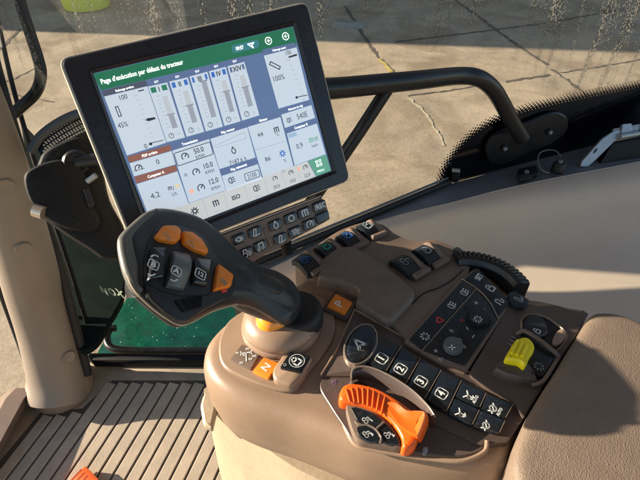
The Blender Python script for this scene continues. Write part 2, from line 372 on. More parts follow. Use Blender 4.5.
b = MB(); strip(b, [(379, 59), (386, 66), (391, 72)], .035, YP, .006, .4); b.build('paint_mark', None, 'short worn yellow paint mark on the slab joint above the grab rail', 'paint mark', origin=tuple(P(386, 66, CZ)))
b = MB(); strip(b, [(408, 98), (420, 108), (428, 118), (430, 120)], .018, mat('pale_scrape', (.50, .42, .28), .8), .006, .9); strip(b, [(430, 120), (438, 134), (444, 146)], .012, MATS['pale_scrape'], .006, .9)
b.build('scrape_mark', None, 'pale jagged scrape on the concrete below the grab rail', 'scrape mark', origin=tuple(P(430, 120, CZ)))
b = MB(); q = P(350, 27, CZ); b.slab(HZ, spline([(q.x-.30, q.y-.06), (q.x-.05, q.y-.16), (q.x+.2, q.y-.1), (q.x+.28, q.y+.05), (q.x+.02, q.y+.07), (q.x-.1, q.y+.2), (q.x-.3, q.y+.12)], 4), [(0, 0), (.02, .06), (.06, .10)], mat('grey_stone', (.25, .24, .21), .8, var=.2, vscale=6)); b.build('stone', None, 'pale grey flat stone lying in the shaded yard above the monitor', 'stone')

# green bonnet side and step region under the left window
HG = HP(1.62)
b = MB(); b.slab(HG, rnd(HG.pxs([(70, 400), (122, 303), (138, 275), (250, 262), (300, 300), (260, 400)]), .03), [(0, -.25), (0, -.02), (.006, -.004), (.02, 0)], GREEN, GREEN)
gb = b.build('green_bonnet', None, 'glossy green painted bodywork below the left window, speckled with water', 'bodywork')
b = MB()
for i in range(45):
    q = HG.px(random.uniform(115, 205), random.uniform(290, 350)); b.slab(HG, ell(q, random.uniform(.001, .004), random.uniform(.001, .0035), random.random()*3, 8), [(0, 0), (.0005, .0012)], mat('water_drop', (.25, .4, .33), .08))
b.build('water_drops', gb, kind='stuff')
HD = HP(1.08)
b = MB(); b.slab(HD, rnd(HD.pxs([(20, 120), (118, 225), (128, 262), (122, 300), (97, 343), (84, 352), (50, 330)]), .02), [(0, -.02), (0, -.004), (.004, 0)], DKGREEN)  # shade on the bonnet side is put into its near-black green
b.build('shaded_side_panel', None, 'green side panel coloured near black for shade, seen through glass beside the tan pillar', 'bodywork')
HB = HP(1.32)
b = MB(); b.tube(spline([tuple(P(u, v, 1.28)) for u, v in ((116, 328), (109, 330), (107, 340), (112, 348), (130, 350.5), (170, 351), (215, 351))], 5, False), .0125, PIPE, 12)
b.build('step_rail', None, 'black tubular rail with a bent end below the green bodywork', 'rail')

# ================================================================== CAB FLOOR
FH = 1.25; HF = HP(FH)
b = MB(); b.plate(HF, HF.pxs([(-60, 520), (32, 372), (95, 362), (330, 366), (420, 420), (420, 640), (0, 700)]), -.04, -.012, FLOORM); b.build('floor', kind='structure', label='dark vinyl cab floor')
# ribbed mat
fm = thing('floor_mat', P(120, 450, FH), 'tan rubber floor mat with long parallel ribs, partly in sun', 'mat')
b = MB(); b.plate(HF, HF.pxs([(-50, 520), (34, 392), (88, 362), (300, 360), (400, 420), (400, 640), (0, 700)]), -.011, -.003, MAT); b.build('backing', fm)
a = Vector(HF.px(82.5, 414)); c = Vector(HF.px(36, 479)); dr = (c-a).normalized(); nr = Vector((-dr.y, dr.x))
a8 = Vector(HF.px(156, 426)); sp = (a8-a).dot(nr)/6
if sp < 0: nr = -nr; sp = -sp
b = MB()
bound = ccw(HF.pxs([(-50, 520), (40, 412), (82, 408), (112, 380), (300, 380), (400, 430), (400, 640), (0, 700)]))
b.poly(HF, bound, -.0024, GROOVE)
def inside(p):
    r = False
    for i in range(len(bound)):
        x1, y1 = bound[i]; x2, y2 = bound[i-1]
        if (y1 > p.y) != (y2 > p.y) and p.x < (x2-x1)*(p.y-y1)/(y2-y1)+x1: r = not r
    return r
for i in range(-4, 22):
    s0 = None; s1 = None
    for k in range(-60, 90):
        q = a + nr*sp*(i+.5) + dr*k*.01
        if inside(q):
            if s0 is None: s0 = k
            s1 = k
    if s0 is None or s1-s0 < 5: continue
    p0 = a+nr*(sp*i+.003)+dr*(s0+1)*.01; p1 = a+nr*(sp*(i+1)-.003)+dr*(s0+1)*.01; p2 = p1+dr*(s1-s0-2)*.01; p3 = p0+dr*(s1-s0-2)*.01
    b.slab(HF, [tuple(p0), tuple(p1), tuple(p2), tuple(p3)], [(0, -.0022), (0, -.0006), (.0015, .0008)], MAT)
b.build('ribs', fm)
# raised sill at left, front cross beam
b = MB(); 
rows = []
for du, h in ((0, FH+.02), (0, FH-.035), (-6, FH-.06), (-24, FH-.06), (-30, FH)):
    rows.append([P(u+du, v, h) for u, v in ((-60, 560), (4, 446), (30, 398), (40, 388))])
b.grid(rows, TAUPE_M); b.build('door_sill', None, 'raised brown door sill along the left edge of the floor', 'sill')
b = MB(); b.plate(HP(FH-.03), HP(FH-.03).pxs([(84, 352), (92, 360), (330, 361), (330, 354)]), -.06, 0, BLACKM, .01); b.build('floor_edge_beam', None, 'black cross beam closing the far edge of the ribbed floor', 'beam')
pl = HP(FH-.02)
b = MB(); b.plate(pl, rnd(pl.pxs([(70, 482), (86, 467), (100, 481), (84, 500)]), .004), -.012, .008, ORSTK, .002)
for k in range(3): b.line(pl, [pl.px(82+3*k, 471+3.2*k), pl.px(70+3*k, 484+3.2*k)], .003, .0085, mat('dark_orange_line', (.45, .06, .01), .5))
b.build('orange_case', None, 'orange corner of a small ribbed case on the sunny floor mat', 'case')

# ================================================================== LEFT PILLAR
pb = P(60, 392, 1.2); 
pr = thing('cab_pillar', pb, 'tan moulded cab pillar with round screw caps at the left edge', 'pillar')
cen = [(58, 398, 1.24, 27), (57, 370, 1.17, 27), (46, 328, 1.02, 26), (34, 290, .88, 26), (23, 250, .72, 26.5), (4, 186, .54, 27), (-20, 120, .40, 28), (-50, 50, .29, 30)]
cen = [(u, v, h, r*(P(u, v, h)-Vector((0, 0, CZ))).dot(Vector((0, CT, -ST)))/F) for u, v, h, r in cen]
pts = spline([tuple(P(u, v, h))+(r,) for u, v, h, r in cen], 6, False)
from mathutils.bvhtree import BVHTree
ptop = Vector(pts[-1][:3]); pdir = (ptop-Vector(pts[-6][:3])).normalized()
pts.append(tuple(ptop+pdir*.25)+(pts[-1][3],))
b = MB(); b.tube([q[:3] for q in pts], [q[3] for q in pts], PILLAR, 40); b.bm.normal_update(); bvh = BVHTree.FromBMesh(b.bm); b.build('trim', pr)
cp = P(60, 388, 1.235)
b = MB(); HC = Plane((cp.x, cp.y+.01, CZ-1.25), (1, 0, 0), (0, 0, 1))
b.slab(HC, ell((0, 0), .086), [(0, 0), (0, .05), (.006, .062), (.018, .066)], TAUPE); b.build('base_collar', pr)
for (u, v, h) in ((23, 248, .0, ), (5, 186, 0), (68, 357, 0)):
    p, n, _, _ = bvh.ray_cast(Vector((0, 0, CZ)), ray(u, v).normalized())
    if n.dot(ray(u, v)) > 0: n = -n
    Q = Plane(p+n*.001, (1, 0, 0), n)
    b = MB(); rr = .0185 if v > 300 else .0165
    b.slab(Q, ell((0, 0), rr), [(0, -.02), (0, .003), (.0015, .0045), (.003, .0042), (.005, .0034)], PILLAR); b.build('screw_cap', pr)
# rubber seal beside the pillar
b = MB(); b.tube(spline([tuple(P(u, v, h)) for u, v, h in ((88, 374, 1.19), (82, 350, 1.10), (69, 300, .93), (55, 250, .78), (36, 200, .64), (17, 140, .50), (-2, 75, .38), (-20, 0, .29))], 6, False), .0115, RUBBER, 12); b.build('door_seal', pr)
b = MB(); b.tube(spline([tuple(P(u, v, h)) for u, v, h in ((-18, 236, .80), (-4, 280, .95), (12, 325, 1.12), (30, 374, 1.24))], 6, False), .007, RUBBER, 12); b.build('outer_seal', pr)
b = MB(); b.tube(spline([tuple(P(u, v, h)) for u, v, h in ((94, 350, 1.16), (90, 335, 1.12), (77, 290, .98), (64, 250, .86), (50, 210, .76), (28, 140, .60), (10, 75, .48), (-6, 0, .38))], 6, False), .006, BLACKM, 12); b.build('glass_edge', pr)

# mirror arm outside left
b = MB(); b.tube(spline([tuple(D(u, v, 1.1)) for u, v in ((14, -40), (20, 0), (29, 30), (38, 58), (41, 75), (36, 92), (22, 106), (5, 120), (-15, 132))], 6, False), .0125, PIPE, 14)
b.build('mirror_arm', None, 'bent black tubular mirror arm outside the left window', 'mirror arm')

# ================================================================== WINDOWS
SH = .70
ga = P(300, 243, SH); gc = P(446, 181, SH); ge = P(640, 131, SH)
gd = (gc-ga).normalized(); gk = P(228, 272, SH); gk = ga + gd*((gk-ga).dot(gd)); gl = Vector((-1.35, 1.35, gc.z)); gr2 = gc + (ge-gc).normalized()*1.0
PA = Plane((gc.x, gc.y, gc.z), gd, (gd.y, -gd.x, 0)); PB = Plane((gc.x, gc.y, gc.z), (ge-gc), ((ge-gc).y, -(ge-gc).x, 0))
def glass_material():
    m = bpy.data.materials.new('wet_glass'); m.use_nodes = True; nt = m.node_tree; N = nt.nodes; L = nt.links; N.clear()
    out = N.new('ShaderNodeOutputMaterial'); tr = N.new('ShaderNodeBsdfTransparent'); tr.inputs[0].default_value = (.93, .95, .94, 1)
    gs = N.new('ShaderNodeBsdfGlossy'); gs.inputs['Roughness'].default_value = .02
    mx = N.new('ShaderNodeMixShader'); fz = N.new('ShaderNodeFresnel'); fz.inputs[0].default_value = 1.25
    fzm = N.new('ShaderNodeMath'); fzm.operation = 'MULTIPLY'; fzm.inputs[1].default_value = .05; L.new(fz.outputs[0], fzm.inputs[0]); L.new(fzm.outputs[0], mx.inputs[0]); L.new(tr.outputs[0], mx.inputs[1]); L.new(gs.outputs[0], mx.inputs[2])
    tc = N.new('ShaderNodeTexCoord')
    def mth(op, x, y=None, z=None, cl=False):
        n = N.new('ShaderNodeMath'); n.operation = op; n.use_clamp = cl
        for i, q in enumerate((x, y, z)):
            if q is None: continue
            if isinstance(q, (int, float)): n.inputs[i].default_value = q
            else: L.new(q, n.inputs[i])
        return n.outputs[0]
    sep = N.new('ShaderNodeSeparateXYZ'); L.new(tc.outputs['Object'], sep.inputs[0])
    # streaks: noise squeezed along the height
    mp = N.new('ShaderNodeMapping'); mp.inputs['Scale'].default_value = (1, 1, .10); L.new(tc.outputs['Object'], mp.inputs['Vector'])
    s1 = N.new('ShaderNodeTexNoise'); s1.inputs['Scale'].default_value = 42; s1.inputs['Detail'].default_value = 2; L.new(mp.outputs[0], s1.inputs['Vector'])
    # the lower limit of the wet band wanders
    mpx = N.new('ShaderNodeMapping'); mpx.inputs['Scale'].default_value = (1, 1, 0); L.new(tc.outputs['Object'], mpx.inputs['Vector'])
    s2 = N.new('ShaderNodeTexNoise'); s2.inputs['Scale'].default_value = 26; s2.inputs['Detail'].default_value = 4; L.new(mpx.outputs[0], s2.inputs['Vector'])
    xw = mth('ADD', sep.outputs['X'], gc.x)
    lim = mth('ADD', mth('MULTIPLY_ADD', s2.outputs['Fac'], -.26, .60), mth('ADD', mth('MULTIPLY', mth('MAXIMUM', xw, 0), -.44), mth('MULTIPLY', mth('MINIMUM', xw, 0), .22)))
    band = N.new('ShaderNodeMapRange'); L.new(mth('SUBTRACT', sep.outputs['Z'], lim), band.inputs['Value']); band.inputs['From Min'].default_value = -.03; band.inputs['From Max'].default_value = .07
    v = N.new('ShaderNodeTexVoronoi'); v.inputs['Scale'].default_value = 520; mpv = N.new('ShaderNodeMapping'); mpv.inputs['Scale'].default_value = (1, 1, .55); L.new(tc.outputs['Object'], mpv.inputs['Vector']); L.new(mpv.outputs[0], v.inputs['Vector'])
    size = mth('MULTIPLY_ADD', s1.outputs['Fac'], 3.2, -1.15)
    drop = mth('MULTIPLY', mth('SUBTRACT', mth('MULTIPLY', mth('MULTIPLY', size, band.outputs[0]), .9), v.outputs['Distance']), 5.0, cl=True)
    di = N.new('ShaderNodeBsdfDiffuse'); di.inputs[0].default_value = (.34, .33, .30, 1)
    tl = N.new('ShaderNodeBsdfTranslucent'); tl.inputs[0].default_value = (.4, .37, .3, 1)
    gl_ = N.new('ShaderNodeBsdfGlass') ; gl_.inputs['IOR'].default_value = 1.33; gl_.inputs['Roughness'].default_value = .1
    m1 = N.new('ShaderNodeMixShader'); m1.inputs[0].default_value = .5; L.new(di.outputs[0], m1.inputs[1]); L.new(tl.outputs[0], m1.inputs[2])
    m3 = N.new('ShaderNodeMixShader'); m3.inputs[0].default_value = .6; L.new(m1.outputs[0], m3.inputs[1]); L.new(tr.outputs[0], m3.inputs[2])
    tr2 = N.new('ShaderNodeBsdfTransparent'); tr2.inputs[0].default_value = (.42, .44, .42, 1)
    m4 = N.new('ShaderNodeMixShader'); L.new(m1.outputs[0], m4.inputs[1]); L.new(tr2.outputs[0], m4.inputs[2])
    L.new(mth('GREATER_THAN', v.outputs['Color'], .36), m4.inputs[0])
    m2 = N.new('ShaderNodeMixShader'); L.new(mth('MULTIPLY', drop, .75), m2.inputs[0]); L.new(mx.outputs[0], m2.inputs[1]); L.new(m4.outputs[0], m2.inputs[2])
    # faint film of mist between the drops
    film = N.new('ShaderNodeMixShader'); L.new(mth('MULTIPLY', mth('MULTIPLY', band.outputs[0], s1.outputs['Fac']), .26), film.inputs[0]); L.new(m2.outputs[0], film.inputs[1]); L.new(di.outputs[0], film.inputs[2])
    L.new(film.outputs[0], out.inputs[0]); return m
GL = glass_material()
win = thing('windscreen', gc, 'curved cab window with water drops and streaks across its top', 'window')
b = MB(); v0, v1 = gl, gc; H = 1.5
def quad(b, p0, p1, z0, z1, m): b.face([b.bm.verts.new(q) for q in (Vector((p0.x, p0.y, z0)), Vector((p1.x, p1.y, z0)), Vector((p1.x, p1.y, z1)), Vector((p0.x, p0.y, z1)))], m)
cu_ = [gk.lerp(gc, .9), gc.lerp(gc, 0)+Vector((0, 0, 0)), gc+(ge-gc).normalized()*.03]
ba, bb = gk.lerp(gc, .80), gc+(ge-gc).normalized()*.08
vp = [gk]+[ba*(1-t)**2+gc*2*t*(1-t)+bb*t*t for t in [k/8 for k in range(9)]]+[gr2]
V0 = [b.bm.verts.new((q[0], q[1], gc.z-.02)) for q in vp]; V1 = [b.bm.verts.new((q[0], q[1], gc.z+H)) for q in vp]
for i in range(len(vp)-1): b.face([V0[i], V0[i+1], V1[i+1], V1[i]], GL)
b.build('pane', win, ang=60)
b = MB(); quad(b, gl, gk, 1.30, gc.z+H, GL); b.build('side_pane', win)
PS = Plane((gk.x, gk.y, gk.z), gk-gl, ((gk-gl).y, -(gk-gl).x, 0)).up(.006); b = MB(); mt = mat('pale_lettering', (.32, .38, .28), .5)
for i, ch in enumerate('NOX'): b.text(PS, PS.px(104+i*8.0, 291+i*1.4), ch, 5.4/.72*PS.scale(120, 293), mt, 0, 0, .03, squash=1.0)
b.build('lettering', win)
# black frit band with dot edge
b = MB(); fc = [(441, 190), (443, 178), (447, 166), (456, 153), (468, 140), (484, 128), (505, 118), (535, 109), (575, 100), (610, 93), (650, 85), (710, 72)]
PBi = PB.up(.003)
fp = spline(PBi.pxs(fc), 5, False)
b.slab(PBi, fp+PBi.pxs([(710, 118), (640, 134), (446, 184)]), [(0, 0), (0, .0012)], FRIT)
s = 0; acc = [0]
for p, q in zip(fp, fp[1:]): acc.append(acc[-1]+math.dist(p, q))
def at(s):
    for i in range(len(acc)-1):
        if acc[i] <= s <= acc[i+1]:
            t = (s-acc[i])/(acc[i+1]-acc[i]+1e-9); p, q = Vector(fp[i]), Vector(fp[i+1]); d = (q-p).normalized(); return p.lerp(q, t), Vector((-d.y, d.x))
step = .0112
for r in range(5):
    k = 0
    while True:
        sd = .01+(k+(.5 if r % 2 else 0))*step; k += 1
        if sd > acc[-1]: break
        p, n = at(sd); q = p+n*(.0022+r*.0050); rad = .0052-.0008*r
        b.poly(PBi, ell(q, rad, rad, .8, 6), .0013, FRIT)
b.build('frit_band', win)
# left dotted corner of the glass
b = MB(); PL = Plane(D(65, 130, 1.0), (1, 0, 0), (Vector((0, 0, CZ))-D(65, 130, 1.0)))
for r in range(6):
    for k in range(18):
        u = 44+k*2.6+(1.3 if r % 2 else 0); v = 143-k*1.5+.05*(k-9)**2*.5+r*3.0-6
        if u > 92: continue
        q = PL.px(u, v); b.poly(PL, ell(q, .0016+.0002*r, .0016+.0002*r, .7, 6), .002, mat('pale_dot', (.55, .52, .47), .6))
b.slab(PL, spline(PL.pxs([(38, 150), (46, 138), (60, 124), (76, 117), (95, 116), (110, 140), (110, 170), (60, 170)]), 4), [(0, -.004), (0, 0)], FRIT)
b.build('dotted_corner', None, 'black glass corner with white dots behind the monitor bracket', 'glass corner')
# bottom rubber and metal rail
def offp(p, pl, d): return p + pl.n*d
b = MB(); b.tube([gk+Vector((0, 0, .01))+PA.n*.012, gc+Vector((0, 0, .004))+PA.n*.012], .0075, RUBBER, 10)
b.build('rubber_seal', win)
b = MB(); b.tube([gk+Vector((0, 0, .018))+PA.n*.004, gc+Vector((0, 0, .012))+PA.n*.004], .0032, SILL, 8); b.build('metal_strip', win)
# left/front lower wall below the glass
b = MB(); quad(b, gk, gc, gc.z-.5, gc.z-.012, SILL); quad(b, gc, gr2, gc.z-.5, gc.z-.012, SILL); b.build('lower_frame', win)

# grab rail and brace with mounting plate (inside of the glass)
rail = thing('grab_rail', offp(Vector(PB.w(*PB.px(520, 140))), PB, .02), 'thick black tubular grab rail crossing the window above the monitor', 'grab rail')
PAr, PBr = PA.up(.05), PB.up(.05)
def pr_(u, v): return PAr.w(*PAr.px(u, v)) if u < 446 else PBr.w(*PBr.px(u, v))
rp = [(240, 100), (300, 91), (340, 88), (380, 84), (420, 80), (458, 76), (478, 78), (492, 88), (502, 103), (512, 122), (522, 138)]
b = MB(); b.tube(spline([tuple(pr_(*q)) for q in rp], 6, False), .0185, PIPE, 24); b.build('tube', rail)
b = MB(); b.tube([pr_(388, 88), pr_(360, 131), pr_(332, 172), pr_(300, 218)], .0125, PIPE, 18); b.build('brace', rail)
PBp = PB.up(.008)
b = MB(); b.slab(PBp, spline(PBp.pxs([(484, 150), (488, 138), (500, 129), (520, 123), (545, 113), (558, 112), (566, 119), (563, 132), (548, 143), (525, 152), (505, 162), (490, 162)]), 4), [(0, 0), (0, .006), (.003, .009)], PIPE)
mp_ = b.build('mounting_plate', rail)
for u, v in ((501, 146), (546, 130)):
    b = MB(); q = PBp.px(u, v); b.slab(PBp, ell(q, .0088), [(0, .009), (0, .013), (.002, .014)], BLACKM); b.slab(PBp, ell(q, .0055, n=6), [(0, .014), (0, .019), (.001, .020)], STEEL); b.build('bolt', mp_)

# ================================================================== SILL AND FENDER PANEL
def rowpts(L, h, n=6):
    q = spline([(u, v, hh) for (u, v), hh in zip(L, h if isinstance(h, list) else [h]*len(L))], n, False); return [P(*k) for k in q]
sl = [(240, 272), (330, 232), (392, 206), (446, 186), (500, 170), (560, 153), (640, 136), (760, 112)]
sl2 = [(255, 276), (342, 234), (398, 215), (448, 203), (502, 189), (562, 176), (640, 161), (760, 136)]
b = MB(); b.grid([rowpts(sl, .705), rowpts(sl2, .695), rowpts([(u+1, v+2) for u, v in sl2], .70)], SILL)
b.build('window_sill', None, 'grey blue plastic ledge running below the window glass', 'sill')
b = MB()
R = [(sl2, .69), ([(u+2, v+3) for u, v in sl2], .684),
     ([(270, 285), (350, 243), (404, 226), (452, 213), (506, 203), (566, 193), (640, 180), (760, 158)], .688),
     ([(280, 300), (356, 256), (410, 242), (458, 232), (512, 224), (570, 216), (640, 206), (760, 190)], .728),
     ([(290, 320), (362, 272), (416, 262), (464, 256), (516, 251), (574, 246), (640, 243), (760, 236)], .768),
     ([(300, 345), (370, 295), (422, 288), (470, 283), (520, 280), (578, 279), (645, 281), (770, 285)], .780),
     ([(310, 370), (380, 320), (430, 315), (480, 310), (524, 306), (584, 306), (655, 312), (790, 325)], .782),
     ([(330, 400), (400, 360), (450, 350), (500, 345), (540, 340), (600, 340), (670, 350), (810, 375)], .79)]
b.grid([r for r in zip(*[spline([tuple(x) for x in col], 4, False) for col in zip(*[rowpts(l, h) for l, h in R])])], FENDER)
b.tube(rowpts([(u+1, v+1) for u, v in sl2[2:]], .688), .0028, FENDER, 8)
fb = b.build('fender_panel', None, 'large smooth tan moulded side panel between the console and the window', 'trim panel', ang=80)
# latch hardware
lt = thing('window_latch', P(610, 155, .68), 'grey metal window latch with hinge barrel at the right edge', 'latch')
LV = Plane(P(612, 152, .675), (1, .35, 0), (.2, -.8, .55))
b = MB(); b.slab(LV, LV.pxs([(598, 166), (612, 143), (640, 138), (720, 122), (720, 148), (640, 160)]), [(0, -.02), (0, 0), (.002, .002)], BLACKM); b.build('housing', lt)
b = MB(); b.slab(LV, rnd(LV.pxs([(578, 167), (580, 161), (600, 139), (612, 131), (622, 129), (622, 136), (613, 141), (596, 158), (586, 167)]), .004), [(0, .002), (0, .007), (.0015, .0085)], STEEL); b.poly(LV, ell(LV.px(593, 151), .009, .0035, math.radians(38)), .0087, RUBBER); b.build('arm', lt)
b = MB()
for (u0, v0, u1, v1) in ((616, 137, 634, 134), (636, 134, 660, 130)):
    b.tube([LV.w(*LV.px(u0, v0), .012), LV.w(*LV.px(u1, v1), .012)], .0085, STEEL, 12)
    b.slab(LV, rnd(LV.pxs([(u0+3, v0-12), (u0+12, v0-13), (u0+14, v0-2), (u0+2, v0)]), .003), [(0, .004), (0, .012)], STEEL)
b.plate(LV, LV.pxs([(612, 129), (700, 113), (700, 119), (612, 135)]), .0, .006, STEEL, .001); b.build('hinge', lt)
kb = thing('stop_knob', P(558, 165, .69), 'round black rubber stop with a screw and wire loop on the sill', 'stop')
HK = HP(.685)
b = MB(); q = HK.px(558, 168); b.slab(HK, ell(q, .0165), [(0, -.01), (0, .012), (.003, .016), (.008, .017)], RUBBER); b.build('body', kb)
b = MB(); b.slab(HK, ell((q[0]+.002, q[1]), .006, n=6), [(0, .017), (0, .021), (.001, .022)], STEEL); b.build('screw', kb)
b = MB(); b.tube(spline([tuple(P(u, v, h)) for u, v, h in ((549, 173, .683), (542, 170, .67), (538, 161, .66), (540, 153, .655), (548, 150, .655), (556, 151, .655), (561, 157, .663))], 5, False), .0016, SILL, 8); b.build('wire', kb)
ck = thing('sill_clip', P(522, 176, .69), 'small dark metal clip bolted on the sill left of the round stop', 'clip')
b = MB(); b.plate(HK, rnd(HK.pxs([(518, 170), (536, 166), (538, 174), (520, 180)]), .002), -.01, .004, BLACKM); b.build('plate', ck)
b = MB(); b.slab(HK, ell(HK.px(526, 174), .006), [(0, .004), (0, .009), (.001, .01)], STEEL); b.slab(HK, rnd(HK.pxs([(518, 178), (531, 176), (531, 180), (519, 182)]), .001), [(0, .003), (0, .009)], RUBBER); b.build('screw', ck)
b = MB(); b.slab(HK, ell(HK.px(455, 177), .011), [(0, -.01), (0, .01), (.002, .014)], BLACKM); b.tube([P(452, 170, .66), P(460, 171, .66)], .006, STEEL, 10); b.build('corner_bracket', None, 'small dark bracket with bolt at the lower corner of the dotted glass', 'bracket')

# ================================================================== MONITOR
def camv(x, y, z): return Vector((1, 0, 0))*x + Vector((0, -ST, -CT))*y + Vector((0, CT, -ST))*z
nM = -camv(-.430, -.160, .888)
MO = D(93, 75, .54)
PM = Plane(MO, D(290.5, 28, .62)-MO, nM)
exm = PM.w(*PM.px(290.5, 28))-PM.w(*PM.px(93, 75)); PM = Plane(MO, exm, nM)
mon = thing('tractor_monitor', PM.w(*PM.px(240, 225), -.02), 'large tilted touch screen monitor with thick black bezel showing green header page', 'monitor')
hous = rnd(PM.pxs([(57.5, 59), (306, 2), (349, 180.5), (139, 263)]), .012, 6)
b = MB(); b.slab(PM, hous, [(.012, -.042), (.003, -.038), (0, -.03), (0, .002), (.0006, .004), (.002, .0045)], RIM)
inn = offset(ccw(hous), .0022); b.slab(PM, inn, [(0, .003), (0, .0052), (.0012, .0062)], BEZEL); b.build('housing', mon)
b = MB(); rc = rnd(PM.pxs([(88, 71), (293, 22), (335, 173), (151, 246)]), .005, 4); ro = rc; ri = offset(ccw(rc), .0045); ro = ccw(ro)
r1 = [b.bm.verts.new(PM.w(x, y, .0064)) for x, y in ro]; r2 = [b.bm.verts.new(PM.w(x, y, .0095)) for x, y in offset(ro, .001)]; r3 = [b.bm.verts.new(PM.w(x, y, .0067)) for x, y in ri]
for A, B in ((r1, r2), (r2, r3)):
    for k in range(len(A)): b.face([A[k], A[(k+1) % len(A)], B[(k+1) % len(A)], B[k]], BEZEL)
b.build('inner_bezel', mon)
def scr(name, col, e=.5):
    m = mat(name, col, .16, emit=e, spec=.5); return m
ES = .25
S_BG = scr('screen_gap_sky_tint', (.07, .11, .20), .5); S_W = scr('screen_white', (.58, .66, .75), ES); S_HD = scr('screen_header', (.015, .11, .06), .45)  # gap blue has the reflected sky put into its colour
S_LB = scr('screen_label_sky_tint', (.07, .10, .19), .5); S_BR = scr('screen_brown', (.17, .07, .05), .5); S_T = scr('screen_text', (.03, .04, .06), .2); S_WT = scr('screen_light', (.9, .95, .92), .55)  # blue and brown label tones have screen reflections put into their colour
S_G = scr('screen_grey', (.33, .36, .42), ES); S_GT = scr('screen_green_tile', (.12, .36, .24), ES); S_OR = scr('screen_orange', (.8, .22, .08), .5); S_TAN = scr('screen_shelf', (.60, .61, .60), ES)
S_B = scr('screen_blue', (.03, .10, .33), .5); S_DG = scr('screen_dkgreen', (.02, .13, .08), .5); S_PILL = scr('screen_pill', (.03, .13, .15), .5); S_LG = scr('screen_line', (.42, .44, .47), ES)
SZ = .0070
def MS(u, v): return PM.scale(u, v)
b = MB(); b.poly(PM, PM.pxs([(92, 74.5), (291, 27.5), (329, 170.5), (154.5, 237)]), SZ, S_BG); screen = b.build('screen', mon)
def tile(name, quad, m, fn=None):
    b = MB(); b.slab(PM, PM.pxs(quad), [(0, SZ+.0001), (0, SZ+.0003)], m)
    if fn: fn(b)
    return b.build(name, screen)
Z1 = SZ+.0005; Z2 = SZ+.0007
def tx(b, u, v, s, px, m=S_T, bold=0, align='CENTER', squash=1, z=None):
    b.text(PM, PM.px(u, v+.5), s, px*.93/.72*MS(u, v), m, z or Z1, 0, bold, align, squash=squash)
def pq(b, quad, m, z=None): b.poly(PM, PM.pxs(quad), z or Z1, m)
def ln(b, pts, w, m=S_T, closed=False): b.line(PM, PM.pxs(pts), w*MS(*pts[0]), Z1, m, closed)
def ic(b, u, v, px, kind, m=S_T): icon(b, PM, PM.px(u, v), px*MS(u, v), kind, m, Z1)
def hdr(b):
    tx(b, 100.5, 82.5, "Page d'exécution par défaut du tracteur", 5.4, S_WT, .022, 'LEFT', .80)
    b.slab(PM, rnd(PM.pxs([(229, 47), (256, 40.5), (258, 48), (231.5, 55)]), .004), [(0, SZ+.0004), (0, SZ+.0005)], S_PILL)
    tx(b, 238, 48.8, "09:57", 3.6, S_WT, .03, squash=.8, z=Z2)
    icon(b, PM, PM.px(249, 46), 7*MS(249, 46), 'arrow', S_WT, Z2, 1.2)
    for u, v in ((266.5, 42), (283.5, 37.5)):
        b.line(PM, ell(PM.px(u, v), 3.3*MS(u, v), n=16), .7*MS(u, v), Z1, S_WT, True); icon(b, PM, PM.px(u, v), 4.5*MS(u, v), 'plus', S_WT, Z1)
tile('header_bar', [(92.7, 74.9), (290.7, 27.9), (295, 45), (101, 91.2)], S_HD, hdr)
def lab(b, quad, m, s, px=3):
    b.slab(PM, PM.pxs(quad), [(0, SZ+.0001), (0, SZ+.0004)], m); u = sum(q[0] for q in quad)/4; v = sum(q[1] for q in quad)/4
    tx(b, u, v, s, px, S_WT, .02, squash=.85)
def hitch(u0, v0, left):
    def fn(b): pass
    return fn
def f_left(b):
    lab(b, [(101.3, 91.8), (145, 81), (147, 86.6), (103.5, 97)], scr('screen_dark_label', (.06, .07, .10), .4), "Relevage arrière", 2.6)
    tx(b, 122.5, 97.6, "100", 5.6, squash=.85); ic(b, 118, 112, 11, 'ruler'); tx(b, 122.5, 125, "45%", 5.6, squash=.85); tx(b, 145, 146, "0", 5.2)
    for k in range(11): q = (137+k*1.75, 96+k*4.6); ln(b, [q, (q[0]-(4 if k % 5 == 0 else 2), q[1]+(1 if k % 5 == 0 else .5))], .45, S_G)
    pq(b, [(137.5, 91.5), (143, 90), (143.2, 91.2), (137.8, 92.5)], S_T)
    pq(b, [(144.5, 120.6), (147, 118.6), (154, 117.6), (155, 119.4), (148, 121.6)], S_T)
    ln(b, [(148, 144.6), (151, 143), (162, 140.4)], .7); b.poly(PM, ell(PM.px(150, 144), .0018, n=8), Z1, S_T)
tile('lift_tile', [(104, 97.3), (146.5, 87), (165.5, 142.8), (126.5, 155.5)], S_W, f_left)
